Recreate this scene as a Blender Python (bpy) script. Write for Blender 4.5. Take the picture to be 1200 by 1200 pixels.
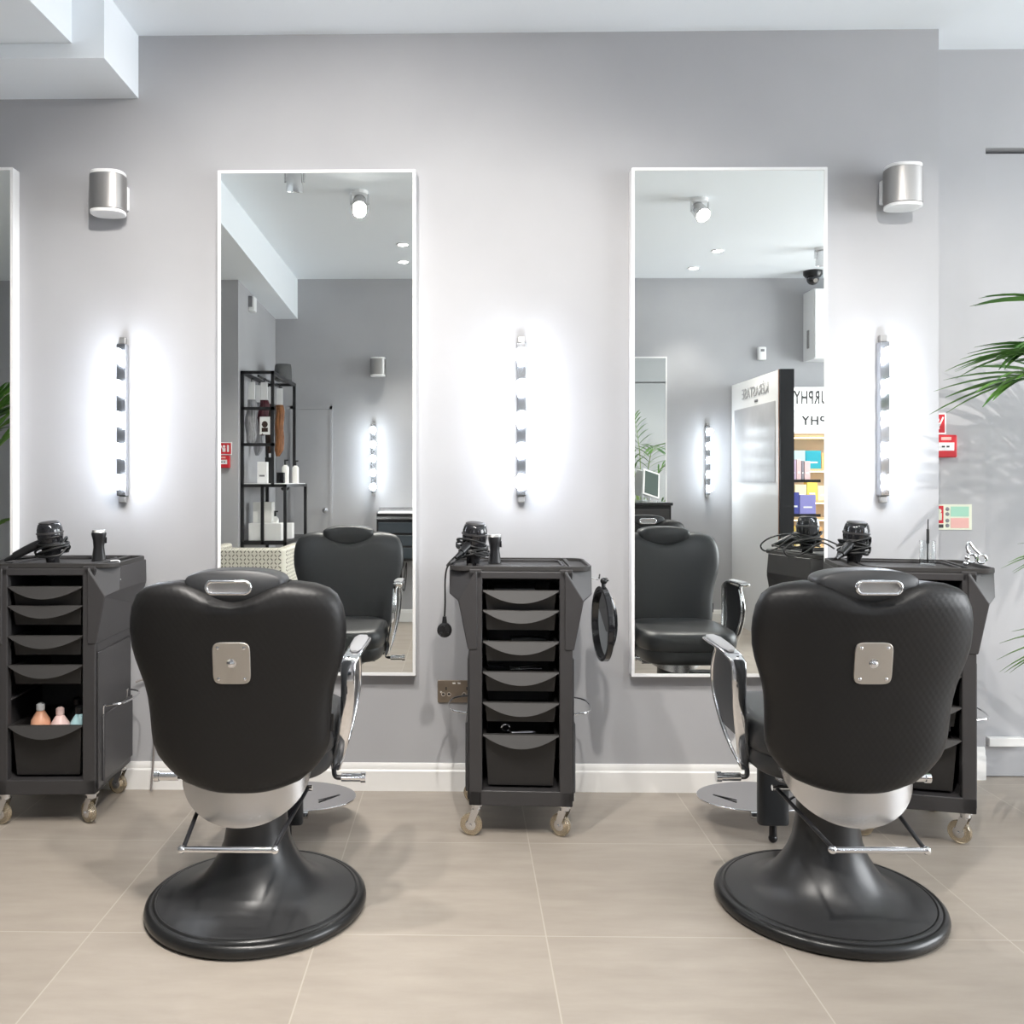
import bpy, bmesh, math, random
from mathutils import Vector, Matrix
R = math.radians
PI = math.pi
random.seed(7)
for o in list(bpy.data.objects):
    bpy.data.objects.remove(o)
SC = bpy.context.scene
COL = SC.collection

# ------------------------------------------------------------------ camera, light, exposure
cam = bpy.data.cameras.new('camera')
cam.sensor_width = 36
cam.lens = 1040 / 1200 * 36
cam.shift_x = (600 - 524) / 1200
cam.shift_y = -(600 - 565) / 1200
cam.clip_start = 0.02
camo = bpy.data.objects.new('camera', cam)
COL.objects.link(camo)
camo.location = (0, 0, 1.19)
camo.rotation_euler = (R(90), 0, 0.0173)
SC.camera = camo

W = bpy.data.worlds.new('sky')
SC.world = W
W.use_nodes = True
W.node_tree.nodes['Background'].inputs[0].default_value = (0.80, 0.90, 1.0, 1)
W.node_tree.nodes['Background'].inputs[1].default_value = 1.5

def area(name, loc, rot, sx, sy, energy, col):
    l = bpy.data.lights.new(name, 'AREA')
    l.shape = 'RECTANGLE'
    l.size = sx
    l.size_y = sy
    l.energy = energy
    l.color = col
    o = bpy.data.objects.new(name, l)
    COL.objects.link(o)
    o.location = loc
    o.rotation_euler = rot
    return o
# ambient fill light added outside an unseen opening in the right-hand end wall
area('added_room_fill', (5.9, 1.3, 1.75), (R(90), 0, R(90)), 3.4, 2.2, 155, (0.97, 0.985, 1.0))
SPOT_W = 62
BULB = 24

SC.view_settings.view_transform = 'Standard'
SC.view_settings.look = 'None'
SC.view_settings.gamma = 1
SC.view_settings.use_curve_mapping = False
SC.view_settings.exposure = 0.76
SC.cycles.use_denoising = True
SC.cycles.glossy_bounces = 8
SC.cycles.max_bounces = 14
SC.cycles.sample_clamp_indirect = 6

# ------------------------------------------------------------------ helpers
def tag(o, label=None, cat=None, group=None, kind=None):
    if label: o['label'] = label
    if cat: o['category'] = cat
    if group: o['group'] = group
    if kind: o['kind'] = kind
    return o

def empty(name, loc=(0, 0, 0), rz=0, label=None, cat=None, group=None):
    o = bpy.data.objects.new(name, None)
    COL.objects.link(o)
    o.empty_display_size = 0.1
    o.location = loc
    o.rotation_euler = (0, 0, rz)
    return tag(o, label, cat, group)

def copy_tree(o, parent=None):
    c = o.copy()
    COL.objects.link(c)
    c.parent = parent
    for ch in o.children:
        copy_tree(ch, c)
    return c

def smooth_path(pts, n=6, closed=False):
    P = [Vector(p) for p in pts]
    out = []
    m = len(P)
    for i in range(m if closed else m - 1):
        if closed:
            a, b, c, d = P[(i - 1) % m], P[i], P[(i + 1) % m], P[(i + 2) % m]
        else:
            a, b, c, d = P[max(i - 1, 0)], P[i], P[i + 1], P[min(i + 2, m - 1)]
        for k in range(n):
            t = k / n
            out.append(0.5 * ((2 * b) + (c - a) * t + (2 * a - 5 * b + 4 * c - d) * t * t + (3 * b - a - 3 * c + d) * t ** 3))
    if not closed: out.append(P[-1])
    return out

def sering(c, rx, ry, n=32, e=2.0, plane='xy'):
    out = []
    for i in range(n):
        t = 2 * PI * i / n
        u = rx * math.copysign(abs(math.cos(t)) ** (2 / e), math.cos(t))
        v = ry * math.copysign(abs(math.sin(t)) ** (2 / e), math.sin(t))
        if plane == 'xy': out.append(Vector((c[0] + u, c[1] + v, c[2])))
        elif plane == 'xz': out.append(Vector((c[0] + u, c[1], c[2] + v)))
        else: out.append(Vector((c[0], c[1] + u, c[2] + v)))
    return out

def rrect(w, h, r, n=5):
    out = []
    for cx, cy, a0 in ((w / 2 - r, h / 2 - r, 0), (-w / 2 + r, h / 2 - r, 90), (-w / 2 + r, -h / 2 + r, 180), (w / 2 - r, -h / 2 + r, 270)):
        for k in range(n + 1):
            a = R(a0 + 90 * k / n)
            out.append((cx + r * math.cos(a), cy + r * math.sin(a)))
    return out

FRONT = Matrix(((1, 0, 0), (0, 0, -1), (0, 1, 0))).to_4x4()      # local xy drawn on xz, extruded towards -y
BACKW = Matrix(((-1, 0, 0), (0, 0, 1), (0, 1, 0))).to_4x4()      # facing +y
SIDEX = Matrix(((0, 0, 1), (1, 0, 0), (0, 1, 0))).to_4x4()       # local xy drawn on yz, extruded towards +x
def at(M, loc): return Matrix.Translation(loc) @ M

class MB:
    def __init__(s): s.bm = bmesh.new()
    def box(s, c, d, rot=None):
        M = Matrix.Translation(c)
        if rot is not None: M = M @ rot
        M = M @ Matrix.Diagonal((d[0], d[1], d[2], 1))
        bmesh.ops.create_cube(s.bm, size=1, matrix=M)
        return s
    def span(s, a, b):
        return s.box([(a[i] + b[i]) / 2 for i in range(3)], [abs(b[i] - a[i]) for i in range(3)])
    def loft(s, rings, cap0=True, cap1=True, closed=False):
        V = [[s.bm.verts.new(p) for p in r] for r in rings]
        n = len(V[0])
        m = len(V)
        for i in range(m if closed else m - 1):
            a, b = V[i], V[(i + 1) % m]
            for j in range(n):
                k = (j + 1) % n
                try: s.bm.faces.new((a[j], a[k], b[k], b[j]))
                except ValueError: pass
        if not closed:
            if cap0: s.bm.faces.new(V[0][::-1])
            if cap1: s.bm.faces.new(V[-1])
        return s
    def tube(s, pts, r, seg=8, closed=False, n=6, radii=None):
        P = smooth_path(pts, n, closed) if n > 1 else [Vector(p) for p in pts]
        m = len(P)
        rings = []
        up = None
        for i in range(m):
            if closed: t = P[(i + 1) % m] - P[(i - 1) % m]
            else: t = P[min(i + 1, m - 1)] - P[max(i - 1, 0)]
            if t.length < 1e-9: t = Vector((0, 0, 1))
            t.normalize()
            if up is None:
                up = Vector((0, 0, 1)) if abs(t.z) < .9 else Vector((1, 0, 0))
            x = up - t * up.dot(t)
            if x.length < 1e-6: x = t.orthogonal()
            x.normalize()
            up = x
            y = t.cross(x)
            rr = r if radii is None else radii[0] + (radii[1] - radii[0]) * i / (m - 1)
            rings.append([P[i] + (x * math.cos(2 * PI * k / seg) + y * math.sin(2 * PI * k / seg)) * rr for k in range(seg)])
        return s.loft(rings, closed=closed)
    def cyl(s, p0, p1, r0, r1=None, seg=20):
        return s.tube([p0, p1], r0, seg, n=1, radii=(r0, r0 if r1 is None else r1))
    def lathe(s, prof, seg=32, M=None):
        M = M or Matrix()
        rings = []
        for r, z in prof:
            r = max(r, 1e-4)
            rings.append([M @ Vector((r * math.cos(2 * PI * k / seg), r * math.sin(2 * PI * k / seg), z)) for k in range(seg)])
        return s.loft(rings)
    def prism(s, poly, d, M=None):
        M = M or Matrix()
        return s.loft([[M @ Vector((x, y, 0)) for x, y in poly], [M @ Vector((x, y, d)) for x, y in poly]])
    def ringprism(s, outer, inner, d, M=None):
        M = M or Matrix()
        f = lambda poly, z: [M @ Vector((x, y, z)) for x, y in poly]
        return s.loft([f(outer, 0), f(outer, d), f(inner, d), f(inner, 0)], closed=True)
    def ball(s, c, r, sc=(1, 1, 1), seg=20):
        bmesh.ops.create_uvsphere(s.bm, u_segments=seg, v_segments=seg // 2, radius=r, matrix=Matrix.Translation(c) @ Matrix.Diagonal((*sc, 1)))
        return s
    def quad(s, *p):
        s.bm.faces.new([s.bm.verts.new(q) for q in p])
        return s
    def warp(s, f):
        for v in s.bm.verts: v.co = Vector(f(v.co))
        return s
    def build(s, name, mat, parent=None, bevel=0, loc=None, seg=2, ang=38, sub=0, rz=0):
        bm = s.bm
        bmesh.ops.recalc_face_normals(bm, faces=bm.faces[:])
        for f in bm.faces: f.smooth = True
        if not bevel:
            for e in bm.edges:
                if len(e.link_faces) == 2 and e.calc_face_angle(0) > R(ang): e.smooth = False
        me = bpy.data.meshes.new(name)
        bm.to_mesh(me)
        bm.free()
        o = bpy.data.objects.new(name, me)
        COL.objects.link(o)
        if mat is not None: me.materials.append(mat)
        if bevel:
            b = o.modifiers.new('bevel', 'BEVEL')
            b.width = bevel
            b.segments = seg
            b.limit_method = 'ANGLE'
            b.angle_limit = R(ang)
            b.harden_normals = True
        if sub:
            m = o.modifiers.new('sub', 'SUBSURF')
            m.levels = m.render_levels = sub
        if parent is not None: o.parent = parent
        if loc is not None: o.location = loc
        if rz: o.rotation_euler = (0, 0, rz)
        return o

def lettering(txt, size, name, mat, parent, M, depth=0.002, spacing=1.0, bold=0.0):
    cu = bpy.data.curves.new(name, 'FONT')
    cu.body = txt
    cu.size = size
    cu.align_x = 'CENTER'
    cu.align_y = 'CENTER'
    cu.extrude = depth
    cu.offset = bold
    cu.space_character = spacing
    t = bpy.data.objects.new(name + '_curve', cu)
    me = bpy.data.meshes.new_from_object(t)
    bpy.data.objects.remove(t)
    me.transform(M)
    me.materials.clear()
    me.materials.append(mat)
    o = bpy.data.objects.new(name, me)
    COL.objects.link(o)
    o.parent = parent
    return o

# ------------------------------------------------------------------ materials
def pbsdf(name, col, rough=0.5, metal=0.0, spec=0.5, trans=0.0, coat=0.0, ior=1.45):
    m = bpy.data.materials.new(name)
    m.use_nodes = True
    b = m.node_tree.nodes['Principled BSDF']
    b.inputs['Base Color'].default_value = (*col, 1)
    b.inputs['Roughness'].default_value = rough
    b.inputs['Metallic'].default_value = metal
    b.inputs['Specular IOR Level'].default_value = spec
    b.inputs['Transmission Weight'].default_value = trans
    b.inputs['Coat Weight'].default_value = coat
    b.inputs['IOR'].default_value = ior
    return m
def nodes(m): return m.node_tree.nodes, m.node_tree.links, m.node_tree.nodes['Principled BSDF']
def bump_noise(m, scale, strength, dist=0.002, stretch=(1, 1, 1), detail=3):
    N, L, b = nodes(m)
    tc = N.new('ShaderNodeTexCoord')
    mp = N.new('ShaderNodeMapping')
    mp.inputs['Scale'].default_value = stretch
    tx = N.new('ShaderNodeTexNoise')
    tx.inputs['Scale'].default_value = scale
    tx.inputs['Detail'].default_value = detail
    bp = N.new('ShaderNodeBump')
    bp.inputs['Strength'].default_value = strength
    bp.inputs['Distance'].default_value = dist
    L.new(tc.outputs['Object'], mp.inputs[0])
    L.new(mp.outputs[0], tx.inputs['Vector'])
    L.new(tx.outputs['Fac'], bp.inputs['Height'])
    L.new(bp.outputs[0], b.inputs['Normal'])
    return m
def mottle(m, scale, c0, c1, stretch=(1, 1, 1), detail=4, coord='Object'):
    N, L, b = nodes(m)
    tc = N.new('ShaderNodeTexCoord')
    mp = N.new('ShaderNodeMapping')
    mp.inputs['Scale'].default_value = stretch
    tx = N.new('ShaderNodeTexNoise')
    tx.inputs['Scale'].default_value = scale
    tx.inputs['Detail'].default_value = detail
    cr = N.new('ShaderNodeValToRGB')
    cr.color_ramp.elements[0].color = (*c0, 1)
    cr.color_ramp.elements[1].color = (*c1, 1)
    cr.color_ramp.elements[0].position = .3
    cr.color_ramp.elements[1].position = .7
    L.new(tc.outputs[coord], mp.inputs[0])
    L.new(mp.outputs[0], tx.inputs['Vector'])
    L.new(tx.outputs['Fac'], cr.inputs[0])
    L.new(cr.outputs[0], b.inputs['Base Color'])
    return m
def emit(name, col, strength):
    m = pbsdf(name, col, 0.4)
    b = m.node_tree.nodes['Principled BSDF']
    b.inputs['Emission Color'].default_value = (*col, 1)
    b.inputs['Emission Strength'].default_value = strength
    return m

WALL = mottle(pbsdf('wall_paint', (.4, .4, .4), .7, spec=.25), 3, (.395, .395, .408), (.42, .42, .433))
bump_noise(WALL, 180, .05, .001)
CEIL = bump_noise(pbsdf('ceiling_paint', (.85, .89, .925), .75, spec=.2), 160, .04, .001)
TRIMW = pbsdf('white_gloss_trim', (.80, .79, .77), .35)
WHITE = pbsdf('white_satin', (.82, .82, .82), .35)
MIRROR = pbsdf('mirror_glass', (.91, .93, .905), 0.0, 1.0)
CHROME = pbsdf('chrome', (.80, .80, .81), .08, 1.0)
CHROMES = pbsdf('satin_chrome', (.72, .72, .73), .17, 1.0)
STEEL = bump_noise(pbsdf('brushed_steel', (.40, .39, .38), .42, 1.0), 60, .12, .001, (30, 30, .4))
SHELL = bump_noise(pbsdf('brushed_chrome_shell', (.66, .66, .67), .27, 1.0), 40, .25, .001, (1, 1, .02))
NICKEL = bump_noise(pbsdf('brushed_nickel_plate', (.60, .57, .53), .36, 1.0), 80, .08, .001, (1, 1, 30))
BRONZE = bump_noise(pbsdf('brushed_bronze', (.30, .25, .20), .38, 1.0), 80, .1, .001, (1, 1, 30))
PLAST = bump_noise(pbsdf('charcoal_plastic', (.040, .038, .039), .42), 220, .12, .001)
PLASTIN = pbsdf('dark_drawer_plastic', (.016, .015, .015), .45)
LIP = pbsdf('drawer_lip_plastic', (.040, .038, .037), .5, spec=.3)
BLACK = pbsdf('black_plastic', (.012, .012, .013), .28)
BLACKG = pbsdf('gloss_black', (.012, .012, .014), .08, coat=.5)
CORD = pbsdf('black_cord', (.012, .012, .012), .38)
BLKMET = pbsdf('black_powder_coat', (.016, .016, .018), .35)
RUBBER = pbsdf('black_rubber_rim', (.012, .012, .012), .28)
BASEM = bump_noise(pbsdf('satin_black_base', (.03, .03, .031), .34), 300, .05, .0005)
SCREEN = pbsdf('screen_glass', (.09, .12, .11), .12)
AMBER = pbsdf('clear_amber_wheel', (.80, .68, .50), .08, trans=.85, spec=.6)
GLASS = pbsdf('clear_glass', (.95, .97, .97), .02, trans=1.0)
RED = pbsdf('signal_red', (.55, .02, .03), .4)
CREAMLUM = pbsdf('photoluminescent_cream', (.72, .74, .60), .5)
GREENL = pbsdf('pale_green_print', (.35, .62, .48), .5)
PINKL = pbsdf('pale_red_print', (.75, .42, .38), .5)
INK = pbsdf('dark_ink', (.03, .03, .03), .5)
GREYINK = pbsdf('grey_ink', (.20, .20, .21), .5)
LEAF = mottle(pbsdf('palm_leaf', (.06, .17, .03), .42), 6, (.03, .11, .02), (.14, .30, .05))
STEM = pbsdf('palm_stem', (.16, .24, .06), .5)
SOIL = mottle(pbsdf('soil', (.05, .035, .025), .9), 30, (.03, .02, .015), (.08, .06, .04))
POT = pbsdf('pale_grey_pot', (.45, .45, .44), .5)
FABG = pbsdf('grey_arm_pad', (.30, .30, .31), .35)

# black leatherette with a faint diamond quilting
LEATH = pbsdf('black_leatherette', (.009, .0085, .0085), .42, spec=.4)
N, L, b = nodes(LEATH)
tc = N.new('ShaderNodeTexCoord')
hts = []
for ang in (35, -35):
    mp = N.new('ShaderNodeMapping')
    mp.inputs['Rotation'].default_value = (0, R(ang), 0)
    wv = N.new('ShaderNodeTexWave')
    wv.inputs['Scale'].default_value = 22
    L.new(tc.outputs['Object'], mp.inputs[0])
    L.new(mp.outputs[0], wv.inputs['Vector'])
    hts.append(wv)
mx = N.new('ShaderNodeMath')
mx.operation = 'ADD'
L.new(hts[0].outputs['Fac'], mx.inputs[0])
L.new(hts[1].outputs['Fac'], mx.inputs[1])
nz = N.new('ShaderNodeTexNoise')
nz.inputs['Scale'].default_value = 420
L.new(tc.outputs['Object'], nz.inputs['Vector'])
m2 = N.new('ShaderNodeMath')
m2.operation = 'MULTIPLY_ADD'
m2.inputs[1].default_value = .6
L.new(nz.outputs['Fac'], m2.inputs[0])
L.new(mx.outputs[0], m2.inputs[2])
bp = N.new('ShaderNodeBump')
bp.inputs['Strength'].default_value = .07
bp.inputs['Distance'].default_value = .0015
L.new(m2.outputs[0], bp.inputs['Height'])
L.new(bp.outputs[0], b.inputs['Normal'])
LEATHS = bump_noise(pbsdf('smooth_black_leatherette', (.030, .031, .033), .40, spec=.5), 350, .1, .001)

# floor: 60 cm beige porcelain tiles with thin pale joints
FLOORM = pbsdf('beige_floor_tile', (.4, .36, .31), .42, spec=.4)
N, L, b = nodes(FLOORM)
tc = N.new('ShaderNodeTexCoord')
sep = N.new('ShaderNodeSeparateXYZ')
L.new(tc.outputs['Object'], sep.inputs[0])
def math_node(op, a, v):
    n = N.new('ShaderNodeMath')
    n.operation = op
    if hasattr(a, 'is_output'): L.new(a, n.inputs[0])
    else: n.inputs[0].default_value = a
    if hasattr(v, 'is_output'): L.new(v, n.inputs[1])
    else: n.inputs[1].default_value = v
    return n.outputs[0]
dist = []
cells = []
for ax, off in (('X', .219), ('Y', 2.33)):
    q = math_node('DIVIDE', math_node('SUBTRACT', sep.outputs[ax], off), .6)
    cells.append(math_node('FLOOR', q, 0))
    dist.append(math_node('PINGPONG', q, .5))
joint = math_node('LESS_THAN', math_node('MINIMUM', dist[0], dist[1]), .0032)
comb = N.new('ShaderNodeCombineXYZ')
L.new(cells[0], comb.inputs[0])
L.new(cells[1], comb.inputs[1])
wn = N.new('ShaderNodeTexWhiteNoise')
L.new(comb.outputs[0], wn.inputs['Vector'])
mp = N.new('ShaderNodeMapping')
mp.inputs['Scale'].default_value = (2.2, 9, 1)
vadd = N.new('ShaderNodeVectorMath')
vadd.operation = 'MULTIPLY_ADD'
L.new(wn.outputs['Color'], vadd.inputs[0])
vadd.inputs[1].default_value = (7, 7, 7)
L.new(tc.outputs['Object'], vadd.inputs[2])
L.new(vadd.outputs[0], mp.inputs[0])
tx = N.new('ShaderNodeTexNoise')
tx.inputs['Scale'].default_value = 1.6
tx.inputs['Detail'].default_value = 7
tx.inputs['Roughness'].default_value = .6
L.new(mp.outputs[0], tx.inputs['Vector'])
cr = N.new('ShaderNodeValToRGB')
cr.color_ramp.elements[0].position = .3
cr.color_ramp.elements[1].position = .72
cr.color_ramp.elements[0].color = (.30, .262, .222, 1)
cr.color_ramp.elements[1].color = (.365, .322, .276, 1)
L.new(tx.outputs['Fac'], cr.inputs[0])
mix = N.new('ShaderNodeMix')
mix.data_type = 'RGBA'
L.new(joint, mix.inputs['Factor'])
L.new(cr.outputs[0], mix.inputs['A'])
mix.inputs['B'].default_value = (.42, .375, .325, 1)
L.new(mix.outputs['Result'], b.inputs['Base Color'])

# cream fabric with a geometric petal pattern
PATT = pbsdf('petal_pattern_fabric', (.7, .68, .6), .8)
N, L, b = nodes(PATT)
tc = N.new('ShaderNodeTexCoord')
sep = N.new('ShaderNodeSeparateXYZ')
L.new(tc.outputs['Object'], sep.inputs[0])
hx = math_node('ADD', sep.outputs['X'], sep.outputs['Y'])
fa = math_node('PINGPONG', math_node('DIVIDE', hx, .10), .5)
fb = math_node('PINGPONG', math_node('DIVIDE', sep.outputs['Z'], .10), .5)
ca = math_node('ABSOLUTE', math_node('SUBTRACT', fa, fb), 0)
cb = math_node('ABSOLUTE', math_node('SUBTRACT', math_node('ADD', fa, fb), .5), 0)
dmin = math_node('MINIMUM', ca, cb)
near = math_node('MULTIPLY', math_node('LESS_THAN', dmin, .05), math_node('MULTIPLY', math_node('GREATER_THAN', math_node('ABSOLUTE', math_node('SUBTRACT', fa, .25), 0), .065), math_node('LESS_THAN', math_node('ABSOLUTE', math_node('SUBTRACT', fa, .25), 0), .185)))
mix = N.new('ShaderNodeMix')
mix.data_type = 'RGBA'
L.new(near, mix.inputs['Factor'])
mix.inputs['A'].default_value = (.72, .69, .60, 1)
mix.inputs['B'].default_value = (.16, .15, .12, 1)
L.new(mix.outputs['Result'], b.inputs['Base Color'])

BULBM = emit('lit_globe', (.84, .91, 1.0), BULB)
SPOTM = emit('lit_spot_lens', (1.0, .97, .92), 60)
DOWNM = emit('lit_downlight', (1.0, .98, .95), 25)
LEDW = emit('warm_shelf_light', (1.0, .72, .40), 9)
SIGNW = emit('lit_sign_face', (.95, .97, 1.0), .55)

# ------------------------------------------------------------------ the room
YF, YR, YO, CZ = 3.43, 3.595, -0.80, 2.925
XL, XR = -4.2, 5.0
def struct(mb, name, mat, bevel=0):
    o = mb.build(name, mat, bevel=bevel)
    o['kind'] = 'structure'
    return o
struct(MB().span((XL - .1, YO - .1, -.1), (XR + .1, YR + .1, 0)), 'floor', FLOORM)
struct(MB().span((XL - .1, YO - .1, CZ), (XR + .1, YR + .1, CZ + .1)), 'ceiling', CEIL)
struct(MB().span((XL, YF, 0), (1.823, YR + .1, CZ)), 'wall_front', WALL)
struct(MB().span((1.823, YR, 0), (2.097, YR + .1, CZ)).span((2.097, YR, 2.53), (3.02, YR + .1, CZ)).span((3.02, YR, 0), (XR, YR + .1, CZ)), 'wall_recess', WALL)
struct(MB().span((2.103, YR + .025, .004), (3.014, YR + .07, 2.515)).span((2.097, YR + .08, 0), (3.02, YR + .1, 2.53)), 'door_1', WALL)
struct(MB().span((XL, YO - .1, 0), (XR, YO, CZ)), 'wall_back', WALL)
struct(MB().span((XL - .1, YO, 0), (XL, YR, CZ)), 'wall_left', WALL)
# end wall, with an unseen window added to let the fill light in
struct(MB().span((XR, YO, 0), (XR + .1, YR, .45)).span((XR, YO, 2.75), (XR + .1, YR, CZ)).span((XR, YO, .45), (XR + .1, -.3, 2.75)).span((XR, 3.1, .45), (XR + .1, YR, 2.75)), 'wall_right', WALL)
wf = MB()
for y in (-.3, .82, 1.96, 3.06): wf.span((XR + .02, y, .45), (XR + .08, y + .04, 2.75))
for z in (.45, 2.71): wf.span((XR + .02, -.3, z), (XR + .08, 3.1, z + .04))
struct(wf, 'added_window_1', TRIMW)
# left-hand pier, downstand beam along the left side and box against the front wall
struct(MB().span((XL, YO, 0), (-1.6, .46, 2.66)), 'wall_pier', WALL)
bm_ = MB().loft([[Vector((XL, YO, 2.585)), Vector((-1.41, YO, 2.585)), Vector((-1.41, YO, CZ)), Vector((XL, YO, CZ))],
                 [Vector((XL, 3.1, 2.735)), Vector((-1.375, 3.1, 2.735)), Vector((-1.375, 3.1, CZ)), Vector((XL, 3.1, CZ))]])
struct(bm_, 'trim_1', CEIL)
struct(MB().span((XL, 3.1, 2.682), (-1.26, YF, CZ)), 'trim_2', CEIL)
def skirting(a, b, y, s, name, h=.105):
    # profile drawn in yz, running along x; s = -1 faces the camera
    prof = [(0, 0), (.016, 0), (.016, h * .72), (.011, h * .78), (.011, h * .9), (.005, h), (0, h)]
    mb = MB().loft([[Vector((x, y + s * p, z)) for p, z in prof] for x in (a, b)])
    return struct(mb, name, TRIMW)
skirting(XL, 1.823, YF, -1, 'baseboard_front')
skirting(1.823, 2.09, YR, -1, 'baseboard_recess', .13)
skirting(-1.6, -1.44, YO, 1, 'baseboard_back')
skirting(-1.12, XR, YO, 1, 'baseboard_back_run')
# flush cupboard door in the wall opposite
d2 = MB().span((-1.44, YO - .01, .02), (-1.133, YO + .012, 1.81))
for a, b in (((-1.47, YO, .0), (-1.44, YO + .016, 1.84)), ((-1.133, YO, 0), (-1.11, YO + .016, 1.84)), ((-1.47, YO, 1.812), (-1.11, YO + .016, 1.84))):
    d2.span(a, b)
d2o = struct(d2, 'door_2', WALL)
kb = MB().lathe([(.009, 0), (.009, .03), (.024, .036), (.026, .05), (.018, .062), (0, .064)], 16, at(BACKW, (-1.165, YO + .012, .95)))
kb.build('door_knob', CHROMES, d2o)

# ------------------------------------------------------------------ mirrors
def wall_mirror(x0, x1, z0, z1, ywall, side, label, th=.05, rz=0.0):
    r = empty('wall_mirror', ((x0 + x1) / 2, ywall, (z0 + z1) / 2), rz, label, 'mirror', 'tall framed wall mirrors')
    w, h = x1 - x0, z1 - z0
    o = rrect(w, h, .002, 1)
    i = rrect(w - .022, h - .022, .001, 1)
    M = FRONT if side < 0 else BACKW
    MB().ringprism(o, i, th, M).build('frame', WHITE, r)
    MB().span((-w / 2 + .008, side * .002, -h / 2 + .008), (w / 2 - .008, side * (th - .003), h / 2 - .008)).build('mirror_glass', MIRROR, r)
    return r
wall_mirror(-.937, -.179, .452, 2.383, YF, -1, 'tall white-framed wall mirror reflecting the black shelf unit and bright spotlight')
wall_mirror(.641, 1.381, .452, 2.383, YF, -1, 'tall white-framed wall mirror reflecting the retail display', rz=R(.5))
wall_mirror(-2.48, -1.727, .452, 2.40, YF, -1, 'tall wall mirror cut off by the left edge, beside the left light bar')
wall_mirror(1.055, 1.80, .40, 2.25, YO, 1, 'white-framed mirror on the opposite wall, seen behind the chair in the right mirror')

# ------------------------------------------------------------------ vanity light bars
def light_bar(loc, face, label):
    r = empty('vanity_light_bar', loc, 0 if face < 0 else PI, label, 'wall light', 'five-globe vanity light bars')
    MB().box((0, -.022, 0), (.036, .036, .585)).build('backplate', pbsdf('bar_steel', (.42, .43, .45), .22, 1.0), r, bevel=.003)
    for z in (-.306, .306): MB().box((0, -.02, z), (.026, .022, .026)).build('end_bracket', STEEL, r, bevel=.003)
    for k in range(5):
        z = .24 - .12 * k
        s = MB().cyl((0, -.04, z), (0, -.058, z), .017, .016).build('socket', CHROME, r)
        MB().ball((0, -.083, z), .029).build('globe_bulb', BULBM, r)
    return r
light_bar((-1.313, YF, 1.43), -1, 'chrome vanity light bar with lit globes on the wall above the left trolley')
light_bar((.225, YF, 1.43), -1, 'chrome vanity light bar with lit globes between the two tall mirrors')
light_bar((1.601, YF, 1.43), -1, 'chrome vanity light bar with lit globes at the right, by the wall corner')
light_bar((-.757, YO, 1.39), 1, 'lit vanity light bar on the opposite wall, reflected in the left mirror')
light_bar((2.15, YO, 1.375), 1, 'lit vanity light bar on the opposite wall, reflected in the right mirror')

# ------------------------------------------------------------------ steel up-and-down wall sconces
def sconce(loc, face, label):
    r = empty('wall_sconce', loc, 0 if face < 0 else PI, label, 'wall light', 'brushed steel wall sconces')
    MB().box((0, -.012, 0), (.11, .024, .09)).build('mounting_plate', WHITE, r, bevel=.004)
    rings = [sering((0, -.075, z), .066, .056, 36, 2.6) for z in (-.066, .066)]
    MB().loft(rings).build('shade', STEEL, r, bevel=.002)
    for z0, z1 in ((-.08, -.0662), (.0662, .08)):
        MB().loft([sering((0, -.075, z), .064, .054, 36, 2.6) for z in (z0, z1)]).build('diffuser', WHITE, r, bevel=.003)
    return r
sconce((-1.348, YF, 2.287), -1, 'brushed steel wall sconce with white ends on the front wall, left')
sconce((1.650, YF, 2.295), -1, 'brushed steel wall sconce with white ends on the front wall, right')
sconce((-.714, YO, 2.163), 1, 'brushed steel wall sconce on the opposite wall, reflected in the left mirror')

# ------------------------------------------------------------------ ceiling fittings
def spotlight(x, y, aim, label, power, size=60, soft=.035, cowl=0):
    r = empty('ceiling_spotlight', (x, y, CZ), 0, label, 'ceiling light', 'surface-mounted ceiling spotlights')
    MB().cyl((0, 0, 0), (0, 0, -.02), .05, .048, 24).build('ceiling_rose', WHITE, r)
    d = (Vector(aim) - Vector((x, y, CZ - .075))).normalized()
    c = Vector((0, 0, -.075))
    for sx in (-1, 1): MB().cyl((sx * .052, 0, -.018), (sx * .052, 0, -.078), .006).build('bracket_arm', CHROMES, r)
    Q = Matrix.Translation(c) @ d.to_track_quat('Z', 'Y').to_matrix().to_4x4()
    MB().lathe([(0, -.05), (.036, -.05), (.040, -.042), (.048, .055), (.044, .055), (.038, 0), (.036, -.012), (0, -.012)], 28, Q).build('lamp_head', CHROMES, r)
    MB().lathe([(0, -.010 + cowl), (.034, -.010 + cowl), (.034, -.006 + cowl), (0, -.006 + cowl)], 24, Q).build('lens', SPOTM, r)
    if power:
        l = bpy.data.lights.new('spot_beam', 'SPOT')
        l.energy = power
        l.spot_size = R(size)
        l.spot_blend = .6
        l.shadow_soft_size = soft
        l.color = (1.0, .955, .90)
        o = bpy.data.objects.new('spot_beam', l)
        COL.objects.link(o)
        o.parent = r
        o.location = c + d * .09
        o.rotation_euler = d.to_track_quat('-Z', 'Y').to_euler()
    return r
spotlight(-.614, 1.48, (-.38, 3.4, 1.0), 'ceiling spotlight glaring in the left mirror', SPOT_W * 1.3, 105, cowl=.05)
spotlight(1.49, 1.31, (2.05, 3.2, 1.0), 'ceiling spotlight at the top left of the right mirror', SPOT_W * 1.35, 72, .012)
spotlight(-.927, 1.88, (-1.0, 1.2, .2), 'small ceiling spotlight at the very top of the left mirror', SPOT_W * .9, 100)
spotlight(2.72, .17, (2.9, .0, .3), 'ceiling spotlight near the security camera, at the right edge of the right mirror', SPOT_W * 1.0, 90)
spotlight(-2.7, .9, (-2.2, 3.3, .9), 'ceiling spotlight over the left end of the salon', SPOT_W * 1.0, 100)
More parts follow.
